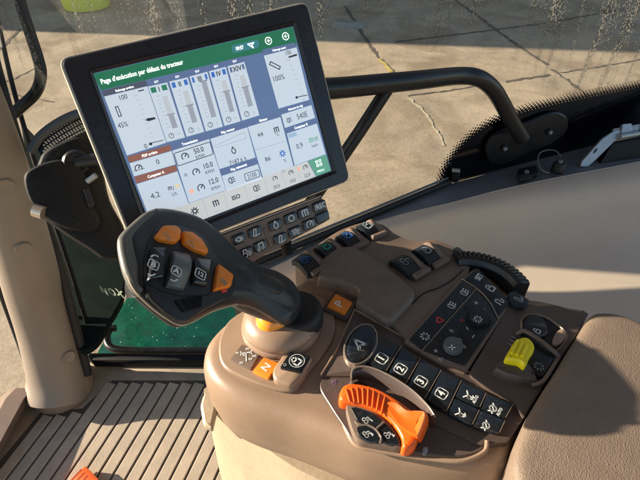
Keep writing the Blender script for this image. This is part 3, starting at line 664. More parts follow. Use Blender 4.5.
def scv(num, tl, trr, brr, bl, hc, fill):
    def lerp(a, b_, t): return (a[0]+(b_[0]-a[0])*t, a[1]+(b_[1]-a[1])*t)
    def Q(s, t): return lerp(lerp(tl, trr, s), lerp(bl, brr, s), t)
    def fn(b):
        up = [(tl[0]-2, tl[1]-5.5), (trr[0]-2, trr[1]-5.5), (trr[0]-.4, trr[1]-.8), (tl[0]-.4, tl[1]-.8)]
        lab(b, up, S_LB, "SCV", 2.2)
        pq(b, [Q(.08, .03), Q(.92, .03), Q(.92, .125), Q(.08, .125)], hc)
        w = .18 if len(num) < 2 else .28 if len(num) < 3 else .36
        pq(b, [Q(.5-w/1.2, .03), Q(.5+w/1.2, .03), Q(.5+w/1.2, .125), Q(.5-w/1.2, .125)], S_W, SZ+.0006)
        u, v = Q(.5, .08); tx(b, u, v, num, 5.2, z=SZ+.0009, bold=.02, squash=.9)
        pq(b, [Q(.50, .22), Q(.80, .22), Q(.80, .80), Q(.50, .80)], scr('screen_track', (.52, .55, .60), ES))
        pq(b, [Q(.52, fill), Q(.80, fill), Q(.80, .80), Q(.52, .80)], S_G, Z2)
        ln(b, [Q(.46, fill), Q(.86, fill)], .7)
        for k in range(9): ln(b, [Q(.26, .2+k*.07), Q(.36 if k % 4 else .44, .2+k*.07)], .45, S_G)
        q = Q(.34, .91); b.line(PM, ell(PM.px(*q), 2.4*MS(*q), n=12), .5*MS(*q), Z1, S_T, True); ln(b, [q, (q[0]+.5, q[1]-1.6)], .5)
        q = Q(.75, .91); tx(b, q[0], q[1], "%", 2.6, S_G)
    tile('valve_tile', [tl, trr, brr, bl], S_W, fn)
scv('I', (147.3, 87.4), (166.2, 83.2), (184, 137.6), (166, 142.4), S_DG, .55)
scv('II', (168.3, 82.4), (186.6, 78.2), (203, 132), (185.5, 137), S_B, .48)
scv('III', (188.4, 77.4), (206, 72.6), (221.5, 126.8), (204.6, 131.6), S_B, .14)
scv('IV', (207.6, 72.2), (224.2, 67.8), (239, 121.6), (223, 126.2), S_B, .42)
scv('XIV', (226, 67.2), (242.6, 62.8), (257.6, 115.6), (240.6, 121), S_LB, .44)
def f_right(b):
    lab(b, [(260, 51), (292.5, 43.6), (294, 48), (262, 56)], S_LB, "Relevage avant", 2.2)
    tx(b, 286, 53.5, "100", 4.4, squash=.8); icon(b, PM, PM.px(273, 66.5), 12*MS(273, 66), 'ruler', S_T, Z1, .9); tx(b, 276.5, 78.5, "100%", 5.6, squash=.85)
    pq(b, [(286, 57.6), (294.5, 54.8), (295, 56.6), (287, 59)], S_T)
    for k in range(9): q = (288+k*1.9, 61+k*4.8); ln(b, [q, (q[0]-(3.5 if k % 4 == 0 else 1.8), q[1]+.8)], .45, S_G)
    ln(b, [(294, 98), (305, 95.6)], .7); b.poly(PM, ell(PM.px(294.5, 98), .0018, n=8), Z1, S_T)
tile('front_lift_tile', [(262, 56.7), (294.4, 48.4), (307, 100.3), (276.7, 109)], S_W, f_right)
tile('pto_tile', [(129, 163.2), (170.6, 151), (174.6, 164.3), (133.5, 176.2)], S_W, lambda b: (lab(b, [(126.9, 156.6), (169.3, 144.8), (170.5, 150.4), (129, 162.7)], S_BR, "PDF arrière", 3), tx(b, 157, 161.5, "0", 5.6), ic(b, 138, 168, 9, 'gauge'), ln(b, [(133, 171), (144, 168)], .5)))
def f_42(b):
    lab(b, [(133.7, 176.6), (174.7, 164.8), (176.4, 170.8), (135.8, 183.3)], S_BR, "Compteur A", 3)
    tx(b, 154.5, 194.5, "4,2", 6); ic(b, 169, 188, 5, 'bars'); tx(b, 172.5, 187.5, "/", 5); ic(b, 176.5, 186, 5, 'bars', scr('screen_amber', (.6, .42, .12), .4)); tx(b, 173.5, 193, "L/h", 4, squash=.8)
tile('rate_tile', [(135.9, 183.8), (176.4, 171.2), (187.6, 203.2), (148.5, 216.5)], S_W, f_42)
def f_tr(b):
    lab(b, [(169.8, 145), (206.3, 133.8), (207.6, 138.8), (171.2, 150.2)], S_LB, "Transmission", 2.8)
    b.line(PM, rnd(PM.pxs([(173, 153.5), (208.5, 142), (212, 154), (176.8, 166)]), .002, 3), .7*MS(190, 150), Z1, S_T, True)
    tx(b, 197.5, 150.0, "50.0", 5.6, bold=.01, squash=.85); tx(b, 199, 155.8, "KM/H", 3.8, squash=.8); ic(b, 184, 156.5, 9, 'gauge')
    tx(b, 206.5, 165, "10.0", 5.6, bold=.01, squash=.85); tx(b, 208.5, 171, "KM/H", 3.8, squash=.8); ic(b, 195, 172, 9, 'gauge'); b.poly(PM, ell(PM.px(184.6, 174.7), .0022, n=12), Z1, S_G)
    tx(b, 212, 180.5, "12.0", 5.6, bold=.01, squash=.85); tx(b, 214.5, 187, "KM/H", 3.8, squash=.8); ic(b, 200, 187.5, 9, 'gauge'); b.line(PM, ell(PM.px(190.5, 190.6), .0018, n=12), .0011, Z1, S_OR, True)
tile('speed_tile', [(171.4, 150.7), (207.8, 139.2), (224.4, 189.6), (188.2, 202.6)], S_W, f_tr)
def f_en(b):
    lab(b, [(207.6, 133.5), (243.8, 122.5), (245.3, 127.4), (209, 138.5)], S_LB, "Rég. moteur", 2.6)
    ln(b, [(213, 146), (243, 132.5), (244.5, 138.5), (215, 148)], .4, S_G, True); ic(b, 232, 150.5, 8, 'drop'); tx(b, 236.5, 160.5, "7187,6 h", 4.8, squash=.85)
tile('engine_tile', [(209.2, 139), (245.6, 127.6), (253.8, 157.4), (218, 169)], S_W, f_en)
def f_rp(b):
    lab(b, [(218.4, 169.4), (254.2, 158), (255.8, 163.6), (220.3, 175.2)], S_LB, "Rég. mémorisé", 2.6)
    ic(b, 230, 180, 8, 'lamp'); b.line(PM, rnd(PM.pxs([(242.5, 174), (256.5, 169.4), (258.4, 176), (244.4, 181)]), .002, 3), .6*MS(250, 170), Z1, S_T, True); tx(b, 250.3, 175, "2100", 4.8, squash=.8)
tile('preset_tile', [(220.5, 175.7), (256, 164), (260.4, 178.6), (225, 190.6)], S_W, f_rp)
def f_c4(b):
    lab(b, [(244.6, 122.2), (277, 112.6), (278.3, 117), (246, 126.8)], S_LB, "Moteur", 2.6)
    tx(b, 258.5, 134.5, "44", 4.8); tx(b, 266, 158.5, "86", 4.8); ic(b, 274.5, 130, 7, 'bars'); ic(b, 280.5, 153.5, 7, 'gear', S_B); ln(b, [(251, 151), (284, 141)], .4, S_G)
    tx(b, 275.5, 134.6, "°C", 3); tx(b, 283, 160, "%", 3)
tile('temperature_tile', [(246.2, 127.2), (278.4, 117.4), (291.4, 166.0), (261.2, 177)], S_W, f_c4)
def f_c5(b):
    lab(b, [(277.8, 110), (307.6, 100.9), (309, 105), (279.2, 114.6)], S_LB, "Moment du régl", 2.2)
    ic(b, 287, 120.5, 6, 'lamp'); tx(b, 300, 115.6, "540E", 5.6, squash=.8)
tile('shaft_tile', [(279.4, 115), (309.2, 105.5), (312.8, 118.2), (283, 128.2)], S_W, f_c5)
def f_c6(b):
    lab(b, [(283.2, 128.6), (313, 118.7), (314.4, 123.4), (284.8, 133.4)], S_LB, "Compteur B", 2.6)
    pq(b, [(286, 134.5), (294, 131.8), (295, 136), (287, 138.7)], scr('screen_paleblue', (.35, .5, .65), ES)); tx(b, 297.5, 145.5, "0,9", 5.4, squash=.85); ic(b, 309, 140.5, 6, 'bars', S_GT); ic(b, 314, 139, 5, 'bars', S_GT); tx(b, 312.5, 145, "ha/h", 3)
tile('area_tile', [(285, 133.8), (314.5, 123.8), (323.4, 154.2), (292.6, 165.4)], S_W, f_c6)
top = lambda t: (148.8+(323.6-148.8)*t, 217+(154.6-217)*t); bot = lambda t: (155+(328.5-155)*t, 236.6+(170.6-236.6)*t)
def f_bot(b):
    cells = [(.12, 'circle', ''), (.25, 'gauge', '---'), (.39, 'bars', ''), (.51, 'gear', ''), (.63, 'lamp', ''), (.74, 'gauge', '50.0'), (.84, 'gauge', '10.0'), (.925, 'gauge', '12.0')]
    cells = [(.09, 'circle', ''), (.24, 'gear', ''), (.36, 'bars', ''), (.475, 'fish', 'ISO'), (.59, 'lamp', ''), (.70, 'gauge', '50.0'), (.79, 'gauge', '10.0'), (.873, 'gauge', '12.0')]
    for i, (t, k, s) in enumerate(cells):
        p, q = top(t), bot(t); m = ((p[0]+q[0])/2, (p[1]+q[1])/2)
        if s == 'ISO': tx(b, m[0], m[1], 'ISO', 4.5, bold=.03)
        elif s: ic(b, m[0]-.5, m[1]-3.5, 6, k); tx(b, m[0]+1, m[1]+4, s, 3.8, squash=.8)
        else: ic(b, m[0], m[1]-1, 8, k, S_B if i == 0 else S_T)
        if not s: tx(b, m[0]+1.5, m[1]+6.3, 'status', 1.7, S_G)
        if i < 7:
            t2 = (t+cells[i+1][0])/2; ln(b, [top(t2), bot(t2)], .4, S_LG)
    for u, v in ((281.5, 171), (296.8, 168.6)):
        b.line(PM, ell(PM.px(u, v), .0016, n=10), .0009, Z1, S_G if u < 290 else S_OR, True)
tile('shortcut_shelf', [top(0), top(.895), bot(.915), bot(0)], S_TAN, f_bot)
def f_menu(b):
    for dx in (-1, 1):
        for dy in (-1, 1):
            c = PM.px(316.5, 163); q = (c[0]+dx*.0026, c[1]+dy*.0026); b.line(PM, rnd([(q[0]-.0015, q[1]-.0015), (q[0]+.0015, q[1]-.0015), (q[0]+.0015, q[1]+.0015), (q[0]-.0015, q[1]+.0015)], .0008, 2), .0007, Z1, S_WT, True)
    tx(b, 318.5, 170, 'MENU', 2.2, S_WT)
tile('menu_tile', [top(.898), top(1), bot(1), bot(.918)], S_GT, f_menu)

# button bar under the monitor
PN = PM.up(-.006)
nb = thing('button_bar', PN.w(*PN.px(285, 235), -.02), 'brown bar with two rows of small black shortcut buttons below the monitor', 'button bar')
b = MB(); o = rnd(PN.pxs([(200, 243), (323, 195.5), (332, 219), (275, 250), (215, 284)]), .012, 6)
b.slab(PN, o, [(.002, -.018), (0, -.014), (0, -.003), (.0015, 0)], TAUPE_M); b.tube([PN.w(*PN.px(200, 241.5), .001), PN.w(*PN.px(321, 196), .001)], .001, CHROME, 6)
b.slab(PN, rnd(PN.pxs([(262.5, 228), (265.5, 227), (273.5, 247), (270, 249)]), .002), [(0, 0), (.001, .0015)], TAUPE_M); b.build('frame', nb)
NB = [((238.4, 238.8), 'fish'), ((254.4, 232), 'pen'), ((275, 224.7), 'drop'), ((290.4, 218), 'circle'), ((304, 212.5), 'bars'), ((319, 206), 'REC'), ((246, 252.5), 'tractor'), ((260, 246), 'note'), ((280, 238.4), 'pen'), ((294.7, 231.6), 'cluster'), ((309, 224), 'gauge'), ((322, 217), '')]
da = math.radians(-3)
for (u, v), k in NB:
    b = MB(); c = Vector(PN.px(u, v)); e = (Vector(PN.px(u+12, v-4.9))-c)/12.9; n_ = (Vector(PN.px(u+2.6, v+10))-c)/10.3
    q = [c+e*x+n_*y for x, y in ((-6.7, -4.8), (6.7, -4.8), (6.7, 4.8), (-6.7, 4.8))]
    b.slab(PN, rnd([tuple(t) for t in q], .0035, 4), [(0, -.001), (0, .0022), (.0008, .0032), (.0018, .0034)], KEY)
    if k == 'REC': b.text(PN, tuple(c), '/REC', 4.8/.72*PN.scale(u, v), WHITE, .0037, math.atan2(e.y, e.x), .03, squash=.8)
    elif k: icon(b, PN, tuple(c), 9*PN.scale(u, v), k, WHITE, .0037, math.atan2(e.y, e.x))
    b.build('button', nb)
b = MB(); b.tube([PN.w(*PN.px(288, 236), -.02), PN.w(*PN.px(294, 250), -.03), PN.w(*PN.px(296, 258), -.03)], [.012, .008, .008], BLACKM, 12); b.build('mounting_knob', nb)

# monitor bracket cluster left
PK = Plane(D(85, 195, .66), (1, .1, 0), -camv(-.35, -.05, .93))
mk = thing('monitor_bracket', PK.w(*PK.px(85, 255), -.02), 'bulky black plastic bracket holding the monitor beside the left pillar', 'bracket')
b = MB(); b.slab(PK, spline(PK.pxs([(24, 180), (35, 166), (42, 152), (58, 142), (78, 136), (95, 148), (100, 165), (108, 200), (124, 232), (122, 258), (104, 260), (88, 250), (60, 232), (34, 210)]), 5), [(.01, -.07), (0, -.05), (0, -.01), (.004, -.003), (.012, 0)], BLACKM); b.build('body', mk)
b = MB(); b.slab(PK, spline(PK.pxs([(25, 178), (38, 166), (60, 160), (80, 164), (90, 180), (94, 200), (103, 222), (92, 232), (60, 226), (34, 206)]), 5), [(0, -.002), (0, .006), (.003, .011), (.009, .013)], BLACKM); b.build('cover', mk)
b = MB(); q0 = PK.px(77, 163); b.slab(PK, ell(q0, .017), [(0, 0), (0, .010), (.003, .013), (.006, .010)], BLACK); b.tube([PK.w(*q0, .005), PK.w(*PK.px(102, 160), .012)], .0095, BLACK, 16); b.build('ball_socket', mk)
b = MB(); b.slab(PK, rnd(PK.pxs([(84, 190), (90, 188), (96, 205), (90, 208)]), .002), [(0, .010), (0, .016), (.001, .017)], BLACK); b.tube([PK.w(*PK.px(88, 182), .01), PK.w(*PK.px(97, 176), .015)], .004, STEEL, 8); b.build('adjuster', mk)
b = MB(); b.tube([PK.w(*PK.px(36, 210), .010), PK.w(*PK.px(46, 213), .014)], .0088, mat('brushed_metal', (.62, .56, .47), .3, metal=.8), 20); b.build('silver_stud', mk)
b = MB(); b.tube(spline([tuple(D(u, v, .9)) for u, v in ((30, 152), (40, 137), (55, 125), (72, 116), (86, 112), (110, 108))], 5, False), .0085, mat('grey_pipe', (.05, .06, .07), .35, var=.2, vscale=20), 12); b.build('curved_pipe', None, 'dark grey curved pipe above the black monitor bracket', 'pipe')

# ================================================================== CONSOLE
HC0 = HP(.515)
con = thing('control_console', P(400, 400, .66), 'brown moulded tractor armrest console packed with switches and wheels', 'console')
O1 = [(212, 333), (203, 352), (206, 372), (222, 390), (250, 404), (290, 417), (330, 432), (365, 446), (400, 455), (440, 463), (480, 466), (508, 460), (517, 438), (535, 402), (560, 362), (592, 313), (565, 303), (540, 297), (512, 292), (488, 268), (462, 252), (430, 242), (392, 234), (352, 240), (322, 262), (290, 285), (262, 296), (235, 312)]
o = spline(HC0.pxs(O1), 5)
b = MB(); b.slab(HC0, o, [(.018, -.13), (.004, -.11), (-.002, -.07), (-.003, -.04), (-.002, -.022), (.001, -.010), (.006, -.0035), (.013, -.0006), (.020, 0)], TAUPE); b.build('shell', con, ang=60)
def part(name, h, px, r, prof, m, parent=con, sp=None, top=None, fn=None, label=None, ang=38, pl=None):
    pl = pl or HP(h); o = spline(pl.pxs(px), sp) if sp else rnd(pl.pxs(px), r, 4)
    b = MB(); b.slab(pl, o, prof, m, top)
    if fn: fn(b, pl)
    return b.build(name, parent, label, ang=ang)
def bev(z0, z1, r=.001): return [(0, z0), (0, z1-r), (r*.3, z1-r*.3), (r, z1)]
FW = math.radians(0)
# gate plate with gear diagram
def f_gate(b, pl):
    pass
part('gate_plate', .512, [(236, 316), (222, 334), (219, 352), (224, 367), (240, 377), (262, 386), (285, 392), (297, 389), (304, 378), (330, 345), (335, 320), (320, 296), (280, 296)], 0, [(0, -.004), (0, .0005), (.0012, .002), (.003, .0025)], TAUPE, sp=4, fn=f_gate)
def f_dia(b, pl):
    c = pl.px(246.5, 358); s = pl.scale(246, 358); z = .0042
    icon(b, pl, c, 12*s, 'cross', WHITE, z, math.radians(-52+8)); 
    for du, dv in ((-9, -3), (1, -7), (8, 0), (-5, 7), (4, 3), (-2, -1)):
        b.text(pl, pl.px(246.5+du, 358+dv), 'F0' if du % 2 else 'R0', 2.3*s/.72, WHITE, z, math.radians(-48), .02)
part('gate_diagram', .510, [(242, 346), (262, 352), (251, 371), (230, 361)], .001, bev(-.002, .0036, .0004), TAUPE_M, fn=f_dia)
# lever shift buttons N, lock, P
def letter(t, u, v, px, m=WHITE, ang=0, z=.0078, bold=.02):
    def fn(b, pl): b.text(pl, pl.px(u, v), t, px/.72*pl.scale(u, v), m, z, ang, bold)
    return fn
part('neutral_button', .507, [(253, 372), (264, 358.5), (280, 364.5), (269, 379.5)], .002, bev(-.004, .003, .001), ORBTN, fn=letter('N', 266.5, 368.8, 7.5, z=.0033))
part('lock_pod', .505, [(272, 372), (286, 352), (314, 358), (302, 380), (292, 388), (274, 382)], .006, [(0, -.01), (0, .0), (.001, .003), (.003, .0045)], TAUPE)
def f_lock(b, pl):
    icon(b, pl, pl.px(296.5, 364.5), 11*pl.scale(296, 364), 'lock', WHITE, .0068, 0); b.line(pl, ell(pl.px(297, 364), 7*pl.scale(296, 364), n=18), .0008, .0068, WHITE, True); icon(b, pl, pl.px(285, 368), 4*pl.scale(285, 368), 'circle', WHITE, .0068, 0)
part('lock_button', .503, [(290, 355), (310.5, 359), (300.5, 375), (280, 370.5)], .002, bev(-.004, .0065, .001), KEY, fn=f_lock)

# raised rear platform with lever bays and palm rest
HR = .500
part('rear_platform', HR, [(300, 268), (296, 256), (318, 243), (340, 229), (366, 221), (384, 224), (396, 233), (414, 240), (436, 239), (458, 249), (470, 262), (466, 278), (436, 312), (412, 339), (396, 328), (372, 306), (344, 288), (318, 277)], 0, [(0, -.05), (0, -.006), (.0015, -.0015), (.005, 0)], TAUPE_M, sp=5)
part('palm_rest', HR-.003, [(317, 279), (320, 262), (334, 249), (353, 247), (382, 263), (415, 291), (415, 300), (394, 323), (386, 323.5), (355, 304), (359, 292), (345, 285.5)], .006, [(-.001, -.02), (0, -.004), (.001, .001), (.0025, .0038), (.0045, .005), (.0065, .0055)], PALM, ang=55)
def seam(pts, h, name='seam'):
    b = MB(); b.tube(spline([tuple(P(u, v, h)) for u, v in pts], 5, False), .0008, BLACKM, 6); b.build(name, con)
seam([(412, 304), (424, 293), (438, 288), (452, 280), (463, 270)], HR-.001)
seam([(205, 355), (214, 378), (250, 398), (300, 414), (350, 434), (400, 450), (460, 461)], .5285, 'shell_seam')
# park button with pocket
part('park_surround', .5055, [(322, 309), (334, 291.5), (357, 302), (348, 319)], .002, bev(-.02, .001, .001), TAUPE_D)
part('park_button', .5035, [(327, 307), (336, 294.5), (352.5, 303.5), (344.5, 315)], .0015, bev(-.004, .0025, .001), ORBTN, fn=letter('P', 339.5, 305.5, 8, z=.0028))
# lever bays
def bay(q, m_icon, kind, h=HR-.001):
    # q: back-left, front, right, top  (pixel quad)
    pl = HP(h); a, b_, c, d = [Vector(x) for x in pl.pxs(q)]
    def at(s, t): return tuple(a.lerp(d, s).lerp(b_.lerp(c, s), t))      # s across (to right), t towards driver
    r = MB(); r.slab(pl, rnd([at(0, 0), at(1, 0), at(1, 1), at(0, 1)], .002), [(0, 0), (0, .0015)], RUBBER)
    lev = r.build('lever_bay', con)
    # rocker paddle: curved block
    r = MB(); W = [.0, .58]; n = 8; rows = []
    for k in range(n+1):
        t = .04+.80*k/n; z = .0025+.0085*math.sin(math.pi*(k/n)*.9+.25)
        rows.append([pl.w(*at(W[0], t), z-.010), pl.w(*at(W[0], t), z), pl.w(*at(W[1], t), z), pl.w(*at(W[1], t), z-.010)])
    r.grid(rows, NAVY); r.face([r.bm.verts.new(p) for p in rows[0]], NAVY); r.face([r.bm.verts.new(p) for p in rows[-1]], NAVY)
    cc = at(.32, .40); ext = .0118
    icon(r, pl, cc, 9*pl.scale(*q[0]), kind, m_icon, ext, 0); r.build('lever', lev, ang=60)
    # fin between levers, quarter-round wall
    r = MB(); s0, s1 = .60, 1.0; rows = []
    for k in range(9):
        t = .0+.96*k/8; z = .001+.0145*(1-(k/8)**1.6)*min(1, k*.45+.25)
        rows.append([pl.w(*at(s0, t), 0), pl.w(*at(s0+.03, t), z), pl.w(*at(s0+.14, t), z), pl.w(*at(s1-.04, t), z*.30+.001), pl.w(*at(s1, t), 0)])
    r.grid(rows, TAUPE_M); r.face([r.bm.verts.new(p) for p in rows[0]], TAUPE_M); r.face([r.bm.verts.new(p) for p in rows[-1]], TAUPE_M); r.build('fin', lev, ang=60)
    r = MB(); r.slab(pl, rnd([at(.10, .86), at(.90, .86), at(.90, 1.03), at(.10, 1.03)], .0015), [(0, 0), (0, .0055), (.001, .0075), (.0022, .008)], TAUPE_M); r.build('paddle_lip', lev)
bay([(291, 262), (311, 279), (332, 266), (309, 250)], BLUEP, 'tractor')
bay([(313, 250), (331, 264), (351, 253), (331, 239)], GREENP, 'lock')
bay([(334, 239), (352, 252), (371, 243), (352, 228)], BLUEP, 'lock')
bay([(355, 228), (371, 241), (389, 234), (372, 221)], DIM, 'lock')
bay([(388, 263), (413, 281), (432, 270), (409, 252)], DIM, 'tractor', HR-.003)
bay([(411, 252), (433, 270), (451, 260), (430, 242)], DIM, 'lock', HR-.003)

# ribbed encoder wheel (behind the control panel)
HWp = HP(.500); cw = HWp.px(475.5, 293); s_ = HWp.scale(475, 280)
b = MB(); a0 = math.atan2(HWp.px(458, 265)[1]-cw[1], HWp.px(458, 265)[0]-cw[0]); a1 = math.atan2(HWp.px(510, 289)[1]-cw[1], HWp.px(510, 289)[0]-cw[0])
rw = math.dist(cw, HWp.px(476, 255.5)); ri_ = rw-.026
while a0 < a1: a0 += 2*math.pi
n = 66; rows = []
for k in range(n+1):
    a = a1+(a0-a1)*k/n; g_ = -.0028 if k % 4 == 0 else .0
    rows.append([HWp.w(cw[0]+r*math.cos(a), cw[1]+r*math.sin(a), z) for r, z in ((ri_, -.02), (ri_, .002), (ri_+.004, .0095), (rw-.016, .0115), (rw-.0155, .0125+g_), (rw-.003, .010+g_), (rw+g_*.6, .004), (rw+g_, -.03), (ri_, -.03))])
b.grid(rows, BLACK)
for r_ in (rows[0], rows[-1]): b.face([b.bm.verts.new(p) for p in r_], BLACK)
b.build('ribbed_wheel', con, ang=20)
part('small_wheel', .506, [(451, 252), (456, 249), (462, 252), (466, 258), (460, 261), (453, 257)], 0, [(0, -.02), (0, .004), (.003, .007)], BLACK, sp=5)

# control panel upper: strip, dial field, side strip
HU = .498
part('panel_frame', HU, [(404, 341), (460, 278), (475.5, 268), (511, 302.5), (499, 322), (467, 371), (440, 362)], .003, bev(-.03, .0, .0015), TAUPE_M)
def f_strip(b, pl):
    for (u, v), k, m in (((424.8, 337.5), 'gear', WHITE), ((439, 321.8), 'tri', REDP), ((451.4, 306.6), 'lamp', WHITE), ((464.2, 293.5), 'lamp', WHITE)):
        icon(b, pl, pl.px(u, v), 8.8*pl.scale(u, v), k, m, .0024, math.radians(90) if k == 'tri' else 0)
    for u, v in ((417.5, 341.5), (431.5, 328.5), (445, 313), (457, 298.5)):
        b.line(pl, [pl.px(u-1.5, v-2.5), pl.px(u+1.5, v+2.5)], .0012, .0023, RUBBER)
part('switch_strip', HU, [(409, 340), (463, 280.5), (475.5, 288.5), (421.5, 350)], .0015, bev(-.002, .002, .0006), NAVY, fn=f_strip)
part('dial_field', HU, [(423.2, 351), (477, 290), (489, 302), (497.5, 319.5), (464.5, 366.5), (445, 359)], .002, bev(-.002, .001, .0006), NAVY, fn=lambda b, pl: (
    [icon(b, pl, pl.px(u, v), 4.6*pl.scale(u, v), k, m, .0013, a) for u, v, k, m, a in ((435.5, 351.5, 'plus', WHITE, 0), (451.5, 331.5, 'drop', WHITE, 0), (464, 347.5, 'plus', WHITE, .5), (461.5, 321, 'plus', REDP, 0), (467, 329, 'minus', WHITE, .8), (473, 337, 'minus', WHITE, 0), (476, 303.5, 'plus', WHITE, 0), (488, 319.5, 'drop', WHITE, 0), (483, 310.5, 'tractor', WHITE, 0), (459, 340, 'drop', WHITE, 0), (441, 360, 'tractor', WHITE, 0))],
    b.line(pl, [pl.px(452, 321.5), pl.px(469.5, 343.5)], .0016, .0013, RUBBER), b.line(pl, [pl.px(464, 306.5), pl.px(467.5, 310.5)], .0022, .0014, RUBBER), b.line(pl, [pl.px(438.5, 336), pl.px(442, 340)], .0022, .0014, RUBBER)))
part('side_strip', HU, [(465.5, 279.5), (477, 269), (509.5, 302.5), (497.5, 317.5), (489.5, 300)], .002, bev(-.002, .0028, .0006), NAVY, fn=lambda b, pl: (b.text(pl, pl.px(478.8, 278.5), 'SET', 4.6/.72*pl.scale(478, 278), WHITE, .0031, 0, .03, squash=.8), icon(b, pl, pl.px(490, 289.5), 9*pl.scale(490, 289), 'lock', WHITE, .0031, 0), icon(b, pl, pl.px(499, 302.5), 8.5*pl.scale(498, 302), 'wave', WHITE, .0031, 0), [b.line(pl, [pl.px(*p), pl.px(*q)], .0008, .003, RUBBER) for p, q in (((478, 289.5), (485.5, 279.5)), ((489, 301), (499, 290)))]))
b = MB(); b.tube(spline([tuple(P(u, v, HU-.0015)) for u, v in ((462, 279), (472, 285), (482, 293), (491, 304), (498.5, 319))], 5, False), .0011, CHROME, 8); b.tube([P(421.5, 351, HU-.001), P(476, 289, HU-.001)], .0007, CHROME, 6); b.build('trim_line', con)
for (u, v, r) in ((452.5, 348.5, 8.6), (478.5, 320, 9.2)):
    pl = HP(HU); c = pl.px(u, v); s = pl.scale(u, v)
    b = MB(); b.slab(pl, ell((c[0], c[1]), (r+1.6)*s), [(0, .0008), (0, .0016)], RUBBER); b.slab(pl, ell(c, r*s), [(0, .001), (.0002, .0085), (.001, .0098), (.003, .0102)], NAVY if u > 460 else GREYW)
    pl2 = HP(HU-.0105); icon(b, pl2, pl2.px(u-.5, v-1), 7.5*s, 'gear' if u > 460 else 'plus', WHITE, 0, .6); b.build('knob', con)

# number key panel
HKY = .506
part('key_panel', HKY, [(355, 310.5), (440, 357), (528, 402), (528, 412), (508, 442), (480, 445), (436, 424), (352, 376), (322, 376)], .004, bev(-.02, .0, .0015), TAUPE_D)
b = MB(); b.tube(spline([tuple(P(u, v, HKY-.0005)) for u, v in ((321, 375), (338, 347), (353, 313), (357, 311), (380, 324), (440, 357), (527, 402))], 4, False), .0015, TAUPE, 8); b.build('trim_line', con)
# ring button
pl = HP(HKY-.001); c = pl.px(360.5, 348); s = pl.scale(360, 348)
b = MB(); el = pl.pxs([(360.5+math.cos(t)*17.5*.96-math.sin(t)*0+math.sin(t)*-5, 348+math.sin(t)*21) for t in [i*2*math.pi/32 for i in range(32)]])
b.slab(pl, el, [(0, 0), (0, .006), (.0012, .0085), (.0024, .0085), (.0034, .006)], CHROME); rg = b.build('ring', con)
b = MB(); b.slab(pl, offset(ccw(el), .0036), [(0, .004), (0, .0075), (.0015, .0085), (.004, .0088)], KEY); pq2 = HP(HKY-.001-.009); icon(b, pq2, pq2.px(359, 343.5), 13*s, 'arrow', WHITE, .0002, math.radians(-12)); icon(b, pq2, pq2.px(364, 349), 7*s, 'cluster', WHITE, .0002); b.build('steering_button', rg)
def keyq(name, quad, fn, m=KEY, h=HKY-.001, r=.002, side=True):
    pl = HP(h); o = rnd(pl.pxs(quad), r, 3); b = MB(); b.slab(pl, o, [(0, 0), (0, .0045), (.0007, .0058), (.0018, .0062)], m); p2 = HP(h-.0062); fn(b, p2)
    b.line(pl, [pl.px(quad[1][0]+.3, quad[1][1]+1), pl.px(quad[2][0]+.3, quad[2][1]-1)], .0009, .0060, CHROME)
    return b.build(name, con)
def num(t, u, v): return lambda b, pl: boxed(b, pl, pl.px(u, v), 8.2*pl.scale(u, v), t, WHITE, .0003, 0)
keyq('number_key', [(379, 337), (400, 348.5), (385.5, 374.5), (362, 363)], num('1', 381.5, 358.5))
keyq('number_key', [(401.5, 349.5), (419.5, 360), (404, 389), (387, 377.5)], num('2', 400.5, 369))
keyq('number_key', [(421, 361), (440, 372), (424, 402), (406, 390)], num('3', 421, 381.5))
keyq('number_key', [(441.5, 373), (460, 382.5), (445.5, 414.5), (426, 403)], num('4', 441.5, 393.5))
def ki(u, v, k, au=False):
    def fn(b, pl):
        icon(b, pl, pl.px(u, v), 11*pl.scale(u, v), k, WHITE, .0003, 0)
        if au: b.text(pl, pl.px(u+6.5, v+3.5), 'AUTO', 2.9/.72*pl.scale(u, v), WHITE, .0003, 0, .03, squash=.85)
    return fn
keyq('function_key', [(461.5, 384), (484.5, 395), (478.5, 410.5), (454.5, 399)], ki(469, 396, 'hitch', True))
keyq('function_key', [(486, 396), (511.5, 406), (504, 421), (480, 411.2)], ki(493, 408.5, 'pump', True))
keyq('function_key', [(453.8, 400.5), (477.8, 411.8), (471, 428), (447, 415.5)], ki(461, 413.5, 'hitch'))
keyq('function_key', [(479.4, 412.5), (503.2, 422.4), (498, 436), (472.6, 428.8)], ki(486, 425.5, 'pump'))

# orange speed dial in its pocket
part('dial_pocket', .511, [(320, 388), (326, 374), (340, 368), (356, 371), (400, 392), (436, 415), (462, 430), (482, 440), (480, 452), (460, 457), (430, 455), (402, 452), (374, 448), (355, 443), (342, 425), (329, 405)], 0, [(0, -.002), (0, .0015), (.001, .0025)], TAUPE_D, sp=4, fn=lambda b, pl: icon(b, pl, pl.px(334, 383), 6*pl.scale(334, 383), 'tractor', PINKP, .0028))
b = MB(); b.tube(spline([tuple(P(u, v, h)) for u, v, h in ((344, 425, .512), (355, 444, .512), (375, 450, .512), (402, 455, .512), (430, 459, .511), (462, 461, .509), (484, 452, .508), (487, 441, .506))], 5, False), .0026, TAUPE, 10); b.build('pocket_lip', con)
HO = HP(.500)
hood = [(351, 378), (352, 369), (360, 365.5), (374, 367.5), (394, 377), (413, 390), (428, 405), (435, 416)]
b = MB(); rows = [[P(u, v, .494) for u, v in spline(hood, 5, False)], [P(u+.6, v+2, .4915) for u, v in spline(hood, 5, False)], [P(u+1, v+5, .493) for u, v in spline(hood, 5, False)], [P(u-3, v+14, .507) for u, v in spline(hood, 5, False)]]
rows.insert(0, [P(u, v-1, .508) for u, v in spline(hood, 5, False)])
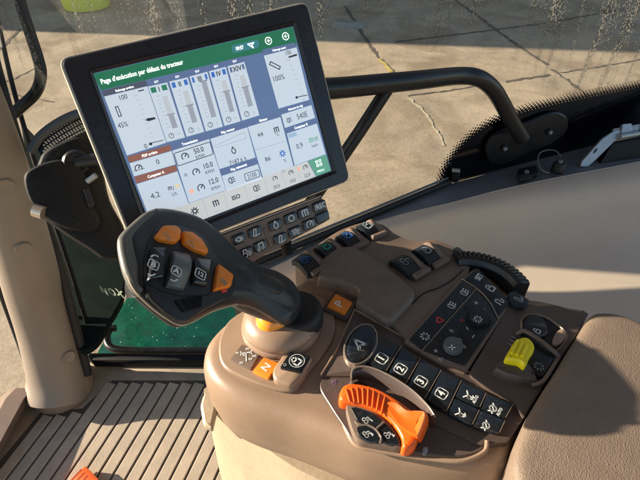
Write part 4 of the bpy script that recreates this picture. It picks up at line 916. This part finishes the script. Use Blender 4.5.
b.grid(rows, TAUPE_D); b.tube([P(u+.5, v+1.2, .4912) for u, v in spline(hood, 5, False)], .0012, CHROME, 8); b.build('dial_hood', con, ang=60)
crescent = [(340, 402), (339.5, 393), (344, 386), (352, 384), (364, 385.5), (378, 389.5), (392, 397), (404, 405), (414, 411.5), (424, 411.5), (427, 416), (425, 424), (419, 438), (415, 447), (408, 450.5), (402, 449), (400, 438), (392, 425), (380, 414), (366, 408), (352, 405)]
# orange rim: a body of revolution segment — built from the outline with a domed edge
HOr = HP(.497)
b = MB(); o = spline(HOr.pxs(crescent), 5); b.slab(HOr, o, [(0, -.012), (0, -.003), (.0008, .001), (.0022, .0032), (.0042, .0042)], ORANGE)
inn_ = [(350, 404.5), (357, 406), (366, 408.5), (373, 411.5), (380, 415)]; out_ = [(348, 386.5), (357, 385.5), (366, 387), (375, 389.5), (384, 393.5)]
for k in range(8):
    t = k/7; u0, v0 = 345.5+40*t, 387.2-3*math.sin(math.pi*t)+7.0*t*t+0; u1, v1 = 350+31*t, 402+13*t*t
    b.tube(spline([tuple(P(u0, v0+.5, .4965)), tuple(P(u0*.75+u1*.25, v0*.75+v1*.25, .4918)), tuple(P((u0+u1)/2, (v0+v1)/2, .4912)), tuple(P(u1, v1, .4925))], 4, False), .00125, ORANGE, 8)
dl = b.build('speed_dial', con)
b = MB(); tab = [(384, 405), (396, 402), (408, 410), (416, 410.5), (425, 411.5), (427, 416), (425, 424), (419.5, 437), (415, 437.5), (405, 432), (396, 424)]
pt = plane3((384, 405, .496), (396, 432, .497), (426, 414, .484), (math.cos(A52), math.sin(A52), 0))
b.slab(pt, spline(pt.pxs(tab), 4), [(0, -.014), (0, -.002), (.0006, .0015), (.002, .0035), (.004, .003), (.008, .001)], ORANGE); b.build('thumb_tab', dl)
face = [(346, 407), (352, 405.5), (365, 408.5), (379, 415), (391, 426), (399, 438), (401, 448), (388, 447), (370, 444), (357, 440), (350, 425)]
part('dial_face', .5, face, 0, [(0, -.01), (0, .0), (.001, .0016), (.003, .002)], TAUPE_M, parent=dl, sp=4)
def dk(quad, u, v, t, sp=None):
    part('dial_key', .4975, quad, .002, [(0, -.002), (0, .0012), (.0008, .0022)], KEY, parent=dl, fn=lambda b, pl: (icon(b, HP(.4952), HP(.4952).px(u, v), 7.5*pl.scale(u, v), 'tractor', WHITE, 0), b.text(HP(.4952), HP(.4952).px(u+5, v+.5), t, 4.2/.72*pl.scale(u, v), WHITE, 0, 0, .03)), sp=sp)
dk([(350, 408.5), (356, 407.5), (372, 413.5), (383, 421.5), (376, 430), (357, 421.5)], 366, 419.5, '1')
dk([(384.5, 423), (392, 431), (398, 440), (399.5, 446), (385, 444.5), (378.5, 431.5)], 387.5, 434.5, '2')
dk([(356.5, 430), (360, 426), (368, 426.5), (376, 432), (380, 438), (377, 443), (367, 442), (359, 437)], 366.5, 433.5, '3', sp=3)
b = MB(); b.tube(spline([tuple(P(u, v, .4945)) for u, v in ((355, 421), (359, 425), (367, 425), (375, 429), (381, 437), (380, 443))], 4, False), .0012, CHROME, 8); b.tube([P(376, 429, .4945), P(384, 422, .4945)], .0012, CHROME, 8); b.build('divider', dl)
part('speed_mark', .509, [(423, 448), (426.5, 447), (428, 451), (425, 456), (422, 455)], .0005, bev(-.001, .0012, .0003), DIM)

# right platform with yellow knob
HY = .499
part('right_platform', HY, [(499.5, 321), (508, 306), (517, 301), (540, 306), (556, 304.5), (572, 310), (590, 312.5), (575, 338), (556, 366), (534, 402), (524, 418), (516, 402), (488, 388), (469, 372)], .006, bev(-.03, .0, .002), TAUPE_D)
def f_tab(b, pl): icon(b, pl, pl.px(517, 302), 9*pl.scale(517, 302), 'pen', DIM, .0062, .4)
part('tab_button', HY, [(507, 296), (514, 293.5), (528.5, 303), (523, 310.5), (514, 310), (508.5, 304)], .002, bev(-.01, .006, .001), NAVY, fn=f_tab)
part('pocket_rim', HY, [(520, 322), (530, 314.5), (546, 317.5), (562, 329), (567, 337), (563, 347), (554, 354), (540, 347), (524, 338)], 0, [(0, -.001), (.0005, .003), (.002, .0042), (.0034, .002), (.004, .0012)], TAUPE, sp=4, top=RUBBER)
part('rocker_button', HY, [(522, 324), (529, 318), (538, 320), (545, 328), (545, 338), (534, 340), (523, 334)], 0, [(0, .001), (0, .007), (.002, .0095), (.005, .010)], BLACK, sp=4, fn=lambda b, pl: icon(b, HP(HY-.0102), HP(HY-.0102).px(537, 331), 7*pl.scale(537, 331), 'lock', WHITE, .0))
part('finger_scoop', HY, [(551, 345), (555, 335), (562, 331), (565, 335), (562, 343), (555, 348)], 0, [(0, .0015), (0, .005), (.002, .006)], TAUPE, sp=4)
part('switch_bed', HY, [(517, 336), (528, 334), (556, 356), (541, 380), (528, 374), (512, 352)], .004, bev(-.002, .006, .001), BLACK, fn=lambda b, pl: icon(b, HP(HY-.0062), HP(HY-.0062).px(539, 366.5), 9*pl.scale(539, 366), 'gear', DIM, .0002))
b = MB(); rows = []
part('guard_cone', HY-.002, [(494, 366), (510, 357.5), (520, 358), (531, 372), (537, 384), (520, 384), (504, 380), (492, 374)], .004, [(0, -.004), (.0005, .006), (.003, .010), (.006, .011)], TAUPE_D)
b = MB(); pl = HP(HY)
for i in range(4): b.line(pl, [pl.px(499+i*4.0-4, 371-i*1.8), pl.px(502+i*4.0-4, 376-i*1.8)], .0014, .0012, DIM)
for i in range(3): b.line(pl, [pl.px(508+i*2, 344-i*3.5), pl.px(512+i*2, 346-i*3.5)], .0014, .0012, DIM)
b.build('scale_marks', con, kind='stuff')
b = MB(); b.tube(spline([tuple(P(u, v, h)) for u, v, h in ((517, 335, HY-.003), (524, 331, HY-.010), (538, 339, HY-.011), (552, 350, HY-.010), (559, 357, HY-.005))], 5, False), .0030, TAUPE_M, 10)
b.tube(spline([tuple(P(u, v, h)) for u, v, h in ((559, 357, HY-.004), (552, 368, HY-.007), (543, 381, HY-.007), (532, 385, HY-.004))], 5, False), .0026, TAUPE_M, 10); b.build('guard_wall', con)
KN = [(505.5, 356), (510, 348), (515, 340.5), (524, 337), (531.5, 340.5), (535, 348.5), (530, 357), (525.5, 366), (519, 362), (507, 359.5)]
HN = HP(HY-.022)
b = MB(); b.slab(HN, spline(HN.pxs(KN), 4), [(.004, -.026), (.001, -.016), (0, -.006), (.0008, .0), (.0025, .002), (.005, .0025)], YELLOW)
for i in range(3):
    b.tube([HN.w(*HN.px(511+i*5, 355+i*1.6), .0032), HN.w(*HN.px(517+i*4.8, 342+i*2), .0032)], .0017, YELLOW, 8)
b.build('yellow_knob', con)

# pedestal below the console
pd = thing('console_pedestal', P(240, 470, 1.2), 'cream plastic pedestal below the console beside the floor mat', 'pedestal')
def loft(b, rings, m):
    R_ = [[b.bm.verts.new(P(u, v, h)) for u, v, h in spline(r, 4)] for r in rings]
    for A, B in zip(R_, R_[1:]):
        for k in range(len(A)): b.face([A[k], A[(k+1) % len(A)], B[(k+1) % len(A)], B[k]], m)
    b.face(R_[0], m); b.face(R_[-1], m)
b = MB()
loft(b, [[(206, 396, .66), (212, 386, .66), (260, 385, .66), (400, 430, .66), (430, 500, .66), (320, 480, .66), (240, 428, .66)],
         [(212, 424, .72), (222, 410, .72), (262, 400, .72), (400, 440, .72), (430, 520, .72), (330, 520, .72), (262, 468, .72)],
         [(216, 446, .85), (222, 430, .85), (262, 420, .85), (400, 450, .85), (430, 540, .85), (330, 560, .85), (262, 505, .85)],
         [(222, 480, 1.22), (226, 462, 1.22), (262, 440, 1.22), (380, 450, 1.22), (420, 560, 1.22), (330, 600, 1.22), (250, 540, 1.22)]], CREAM)
b.build('column', pd, ang=60)
b = MB(); b.slab(HP(.66), rnd(HP(.66).pxs([(203, 394), (212, 391), (218, 400), (212, 428), (203, 424), (200, 405)]), .004), [(0, -.012), (0, -.004), (.004, 0)], CREAM); b.build('flange', pd)

# ================================================================== ARMREST PAD
HA = .488; pl = HP(HA)
AP = [(522, 520), (514, 478), (512, 462), (515, 446), (521, 430), (533, 406), (560, 362), (577, 335), (588, 318), (597, 312.5), (622, 315), (655, 330), (720, 370), (800, 460), (800, 600), (690, 680), (570, 640)]
b = MB(); o = spline(pl.pxs(AP), 5); b.slab(pl, o, [(.01, -.09), (.002, -.06), (0, -.016), (.0008, -.004), (.0032, .0012), (.007, .0036), (.012, .0048), (.017, .0052)], LEATH)
b.build('armrest_pad', None, 'thick tan grained armrest pad at the lower right, half in shadow', 'armrest', ang=70)

# ================================================================== JOYSTICK
js = thing('control_lever', P(285, 330, .51), 'black control lever with orange buttons and grey wheel, leaning left over console', 'joystick')
pj = HP(.508); cj = pj.px(281, 327)
b = MB(); b.slab(pj, ell(cj, .053, n=48), [(0, 0), (0, .004), (.001, .007), (.0022, .0085), (.0015, .0095), (.003, .016), (.008, .023), (.015, .028), (.022, .030)], TAUPE); base = b.build('boot', js, ang=60)
b = MB(); c2 = HP(.478).px(296, 309); b.slab(HP(.478), ell(c2, .036, n=40), [(0, -.022), (0, -.008), (.002, -.001), (.007, .003), (.012, .002)], RUBBER); b.build('dark_collar', js, ang=60)
b = MB(); p3 = HP(.470); b.slab(p3, ell(p3.px(274, 312), .0265, .022, 0, 32), [(0, -.02), (0, -.008), (.003, .0), (.009, .005), (.014, .006)], mat('amber_ring', (.95, .33, .02), .2, coat=.5)); b.build('amber_ring', js, ang=60)
PJ = plane3((125, 240, .305), (185, 320, .362), (290, 300, .447), (1, 0, 0))
GO = [(120, 243), (121, 234), (132, 221), (148, 209), (160, 206), (180, 209), (200, 216), (218, 229), (232, 243), (246, 256), (262, 264), (278, 270), (292, 280), (301, 294), (303, 308), (297, 320), (288, 324), (272, 314), (256, 306), (240, 303.5), (222, 307), (204, 315), (188, 324), (178, 325.5), (165, 318), (146, 303), (132, 288), (125, 266)]
o = spline(PJ.pxs(GO), 5)
b = MB(); b.slab(PJ, o, [(.019, -.020), (.012, -.018), (.006, -.013), (.001, -.006), (.001, -.003), (.004, .0012), (.009, .0055), (.0125, .0068)], GRIP)
nk = [(214, 258, .004), (228, 268, .018), (245, 279, .0255), (262, 287, .0275), (278, 295, .0265), (290, 303, .0225), (297, 309, .014), (300, 312, .003)]
nk = spline(nk, 4, False); b.tube([PJ.w(*PJ.px(u, v), -.0135) for u, v, r in nk], [r for u, v, r in nk], GRIP, 24)
gr = b.build('grip', js, ang=70)
rm = gr.modifiers.new('r', 'REMESH'); rm.mode = 'VOXEL'; rm.voxel_size = .0014; rm.use_smooth_shade = True
sm = gr.modifiers.new('s', 'SMOOTH'); sm.factor = .5; sm.iterations = 12
# pale left flank of the head
fl = [(119.5, 243), (121, 234), (133, 221.5), (148, 210), (160, 210), (151, 222), (146, 236), (143, 252), (141, 268), (140, 282), (142, 294), (133, 286), (126, 272), (122, 258)]
Pf = PJ.up(.004)
b = MB(); b.slab(Pf, spline(Pf.pxs(fl), 5), [(.008, -.014), (.002, -.009), (0, -.004), (.001, -.001), (.003, .0012), (.005, .0016)], GRIPG); b.build('grey_flank', js, ang=60)
# face plate
Pp = PJ.up(.0075)
plate_ = [(143, 276), (144.5, 256), (150, 239), (156, 229), (172, 224.5), (192, 230), (206, 240), (214, 253), (220, 260), (234, 272), (236, 281), (232, 296), (216, 303), (200, 312), (188, 321), (180, 322.5), (164, 312), (148, 297)]
b = MB(); b.slab(Pp, rnd(Pp.pxs(plate_), .005, 3), [(0, -.004), (0, .0005), (.0006, .0012), (.0014, .0014)], BLACK)
b.line(Pp, [Pp.px(*q) for q in ((146, 284), (160, 292), (180, 297), (205, 296), (212, 292))], .0009, .0016, BLACKM); b.build('face_plate', js)
b = MB(); b.tube(spline([tuple(PJ.w(*PJ.px(u, v), .002)) for u, v in ((122, 262), (131, 287.5), (146, 304.5), (164, 318.5), (179, 326), (192, 322.5), (212, 312), (236, 305))], 5, False), .0010, CREAM, 8); b.build('edge_trim', js)
Pb = PJ.up(.009)
def jb(name, px, m, prof, fn=None, sp=None, r=.003):
    b = MB(); o = spline(Pb.pxs(px), sp) if sp else rnd(Pb.pxs(px), r, 4); b.slab(Pb, o, prof, m)
    if fn: fn(b)
    return b.build(name, js)
BP = [(0, -.001), (0, .0035), (.0008, .0052), (.0022, .006)]
def jt(u, v, t, px, m, z=.0064, box=True):
    def fn(b):
        pp = PJ.up(.009+z); 
        if box: boxed(b, pp, pp.px(u, v), px*pp.scale(u, v), t, m, 0, math.radians(0))
        else: b.text(pp, pp.px(u, v), t, px/.72*pp.scale(u, v), m, 0, 0, .02)
    return fn
def jarc(b, u, v, s, flip, m, z):
    pp = PJ.up(.009+z); pts = [pp.px(u+x*s, v+(abs(x)**1.6*s*.45)*(1 if not flip else -1)) for x in (-1, -.6, -.2, .2, .6, 1)]; b.line(pp, pts, 1.3*pp.scale(u, v), 0, m)
jb('top_button', [(153, 238), (161.5, 227.5), (174, 227.8), (179, 232), (178.5, 241), (174, 244.8), (157.5, 242)], ORBTN, BP, lambda b: icon(b, PJ.up(.0154), PJ.up(.0154).px(167.5, 236.5), 8*Pb.scale(167, 236), 'wave', CREAM, 0))
jb('top_button', [(180.2, 233), (190, 234), (200, 241.5), (206.5, 253), (205, 256.3), (193, 252), (181.5, 244.5)], ORBTN, BP, lambda b: icon(b, PJ.up(.0154), PJ.up(.0154).px(191.5, 244), 8*Pb.scale(191, 244), 'wave', CREAM, 0))
jb('rocker_key', [(148, 250.5), (163.5, 250.5), (161, 281), (145.5, 283.5)], KEY, [(0, -.001), (0, .005), (.001, .007), (.003, .0078)], lambda b: (jt(153.5, 264.5, 'B', 7.4, WHITE, .0082)(b), jarc(b, 154.5, 255, 3.5, False, WHITE, .0082), jarc(b, 151.5, 275.5, 3.5, True, WHITE, .0082)))
b = MB()  # grey thumb wheel: arched strip
def wheel(b):
    c = [(170.5, 253), (187.8, 256.5), (182.3, 291), (164.8, 287.5)]; a0, d0, c0_, b0 = [Vector(Pb.px(*q)) for q in c]
    rows = []
    for k in range(11):
        t = k/10; z = .0015+.0115*math.sin(math.pi*(.08+.84*t)); L_, R_ = a0.lerp(b0, t), d0.lerp(c0_, t); e = (R_-L_)
        rows.append([Pb.w(*L_, -.002), Pb.w(*L_, z-.001), Pb.w(*(L_+e*.06), z), Pb.w(*(R_-e*.06), z), Pb.w(*R_, z-.001), Pb.w(*R_, -.002)])
    b.grid(rows, GREYW)
    for r_ in (rows[0], rows[-1]): b.face([b.bm.verts.new(p) for p in r_], GREYW)
wheel(b); jt(176.5, 271, 'A', 7.0, WHITE, .0128)(b); jarc(b, 178, 262.5, 3, False, WHITE, .0122); jarc(b, 174.2, 281, 3.2, True, WHITE, .0122); b.build('thumb_wheel', js, ang=50)
jb('preset_key', [(193, 260), (210, 261.5), (205.5, 288), (190.5, 285)], KEY, BP, lambda b: (jt(200.5, 274, '12', 7.4, WHITE, .0064)(b)))
jb('side_button', [(216, 265.5), (231.5, 277), (229, 288.5), (211.8, 292)], ORBTN, BP, lambda b: icon(b, PJ.up(.0154), PJ.up(.0154).px(223, 281.5), 7*Pb.scale(223, 281), 'cluster', CREAM, 0))
jb('red_mark', [(221, 290.4), (226.5, 289.6), (226.5, 292), (221.5, 293)], REDP, [(0, -.001), (0, .001)], r=.0005)
def grille(b):
    for k in range(10):
        t = k/9; p = Pb.px(180+20*t, 299.5-3*t); q = Pb.px(185.5+14*t, 310.8-3*t); b.tube([Pb.w(*p, .0022), Pb.w(*q, .0022)], .0006, BLACKM, 6)
jb('grip_pad', [(173.5, 300.5), (202.5, 295), (200.5, 308), (182.5, 312.3)], BLACKM, [(0, -.001), (.0004, .0018), (.001, .0022)], grille, r=.002)
b = MB(); Pn = PJ.up(.0125)
b.slab(Pn, spline(Pn.pxs([(259, 280), (262, 277.5), (272, 282), (281, 290), (279, 294), (268, 289)]), 4), [(0, -.001), (.0008, .0014), (.002, .0018)], GRIP); b.build('grip_ridge', js, ang=60)

# ================================================================== CAB ROOF (shades the interior)
rf = thing('cab_roof', (0, 0, 3.15), 'light grey cab roof above the view', 'roof')
b = MB(); RO = [(-.95, -1.3), (1.3, -1.3), (1.5, .2), (1.4, 1.45), (.2, 1.25), (-.95, .85)]
HRf = Plane((0, 0, 3.3), (1, 0, 0), (0, 0, 1)); b.slab(HRf, rnd(RO, .2, 6), [(.1, 0), (0, .04), (0, .14), (.1, .2)], mat('roof_headliner', (.30, .27, .24), .8)); b.build('headliner', rf)

# unseen mirror added left of the frame to shade the fender panel
mr = thing('shade_mirror', (-1.2, 1.1, 2.2), 'unseen black mirror added left of the front window to shade the side panel', 'mirror')
MP = Plane((-1.2, 1.18, 2.5), (.55, .83, 0), (.83, -.55, 0))
b = MB(); b.slab(MP, rnd([(-.19, -.34), (.19, -.34), (.19, .34), (-.19, .34)], .05, 5), [(.02, -.09), (.0, -.06), (0, 0), (.008, .006)], BLACKM); b.build('housing', mr)
b = MB(); b.slab(MP, rnd([(-.17, -.32), (.17, -.32), (.17, .32), (-.17, .32)], .04, 5), [(0, .005), (0, .0075)], mat('mirror_glass', (.8, .8, .8), .02, metal=1)); b.build('mirror_glass', mr)
# ================================================================== LIGHT
w = bpy.data.worlds.new('World'); scene.world = w; w.use_nodes = True; nt = w.node_tree
sky = nt.nodes.new('ShaderNodeTexSky'); sky.sky_type = 'NISHITA'; sky.sun_disc = False
el = math.asin(SUNV.z); az = math.atan2(SUNV.x, SUNV.y)
sky.sun_elevation = el; sky.sun_rotation = az; sky.air_density = 1.0; sky.dust_density = .5
bg = nt.nodes['Background']; nt.links.new(sky.outputs[0], bg.inputs[0]); bg.inputs[1].default_value = .075
sd = bpy.data.lights.new('sun', 'SUN'); sd.energy = 5; sd.angle = math.radians(.5); sd.color = (1, .86, .68)
so = bpy.data.objects.new('sun', sd); COL.objects.link(so); so.rotation_euler = (-SUNV).to_track_quat('-Z', 'Y').to_euler(); so.location = (-3, 0, 6)
cd = bpy.data.cameras.new('camera'); cam = bpy.data.objects.new('camera', cd); COL.objects.link(cam)
cam.location = (0, 0, CZ); cam.rotation_euler = (math.pi/2-TH, 0, 0); cd.sensor_fit = 'HORIZONTAL'; cd.sensor_width = 36; cd.lens = 36*F/640; cd.clip_start = .01; cd.clip_end = 1500
scene.camera = cam
scene.view_settings.view_transform = 'Standard'; scene.view_settings.look = 'None'; scene.view_settings.gamma = 1; scene.view_settings.exposure = 1.36
scene.cycles.max_bounces = 8; scene.cycles.transparent_max_bounces = 12
for o in bpy.data.objects:
    if '_w' in o: del o['_w']
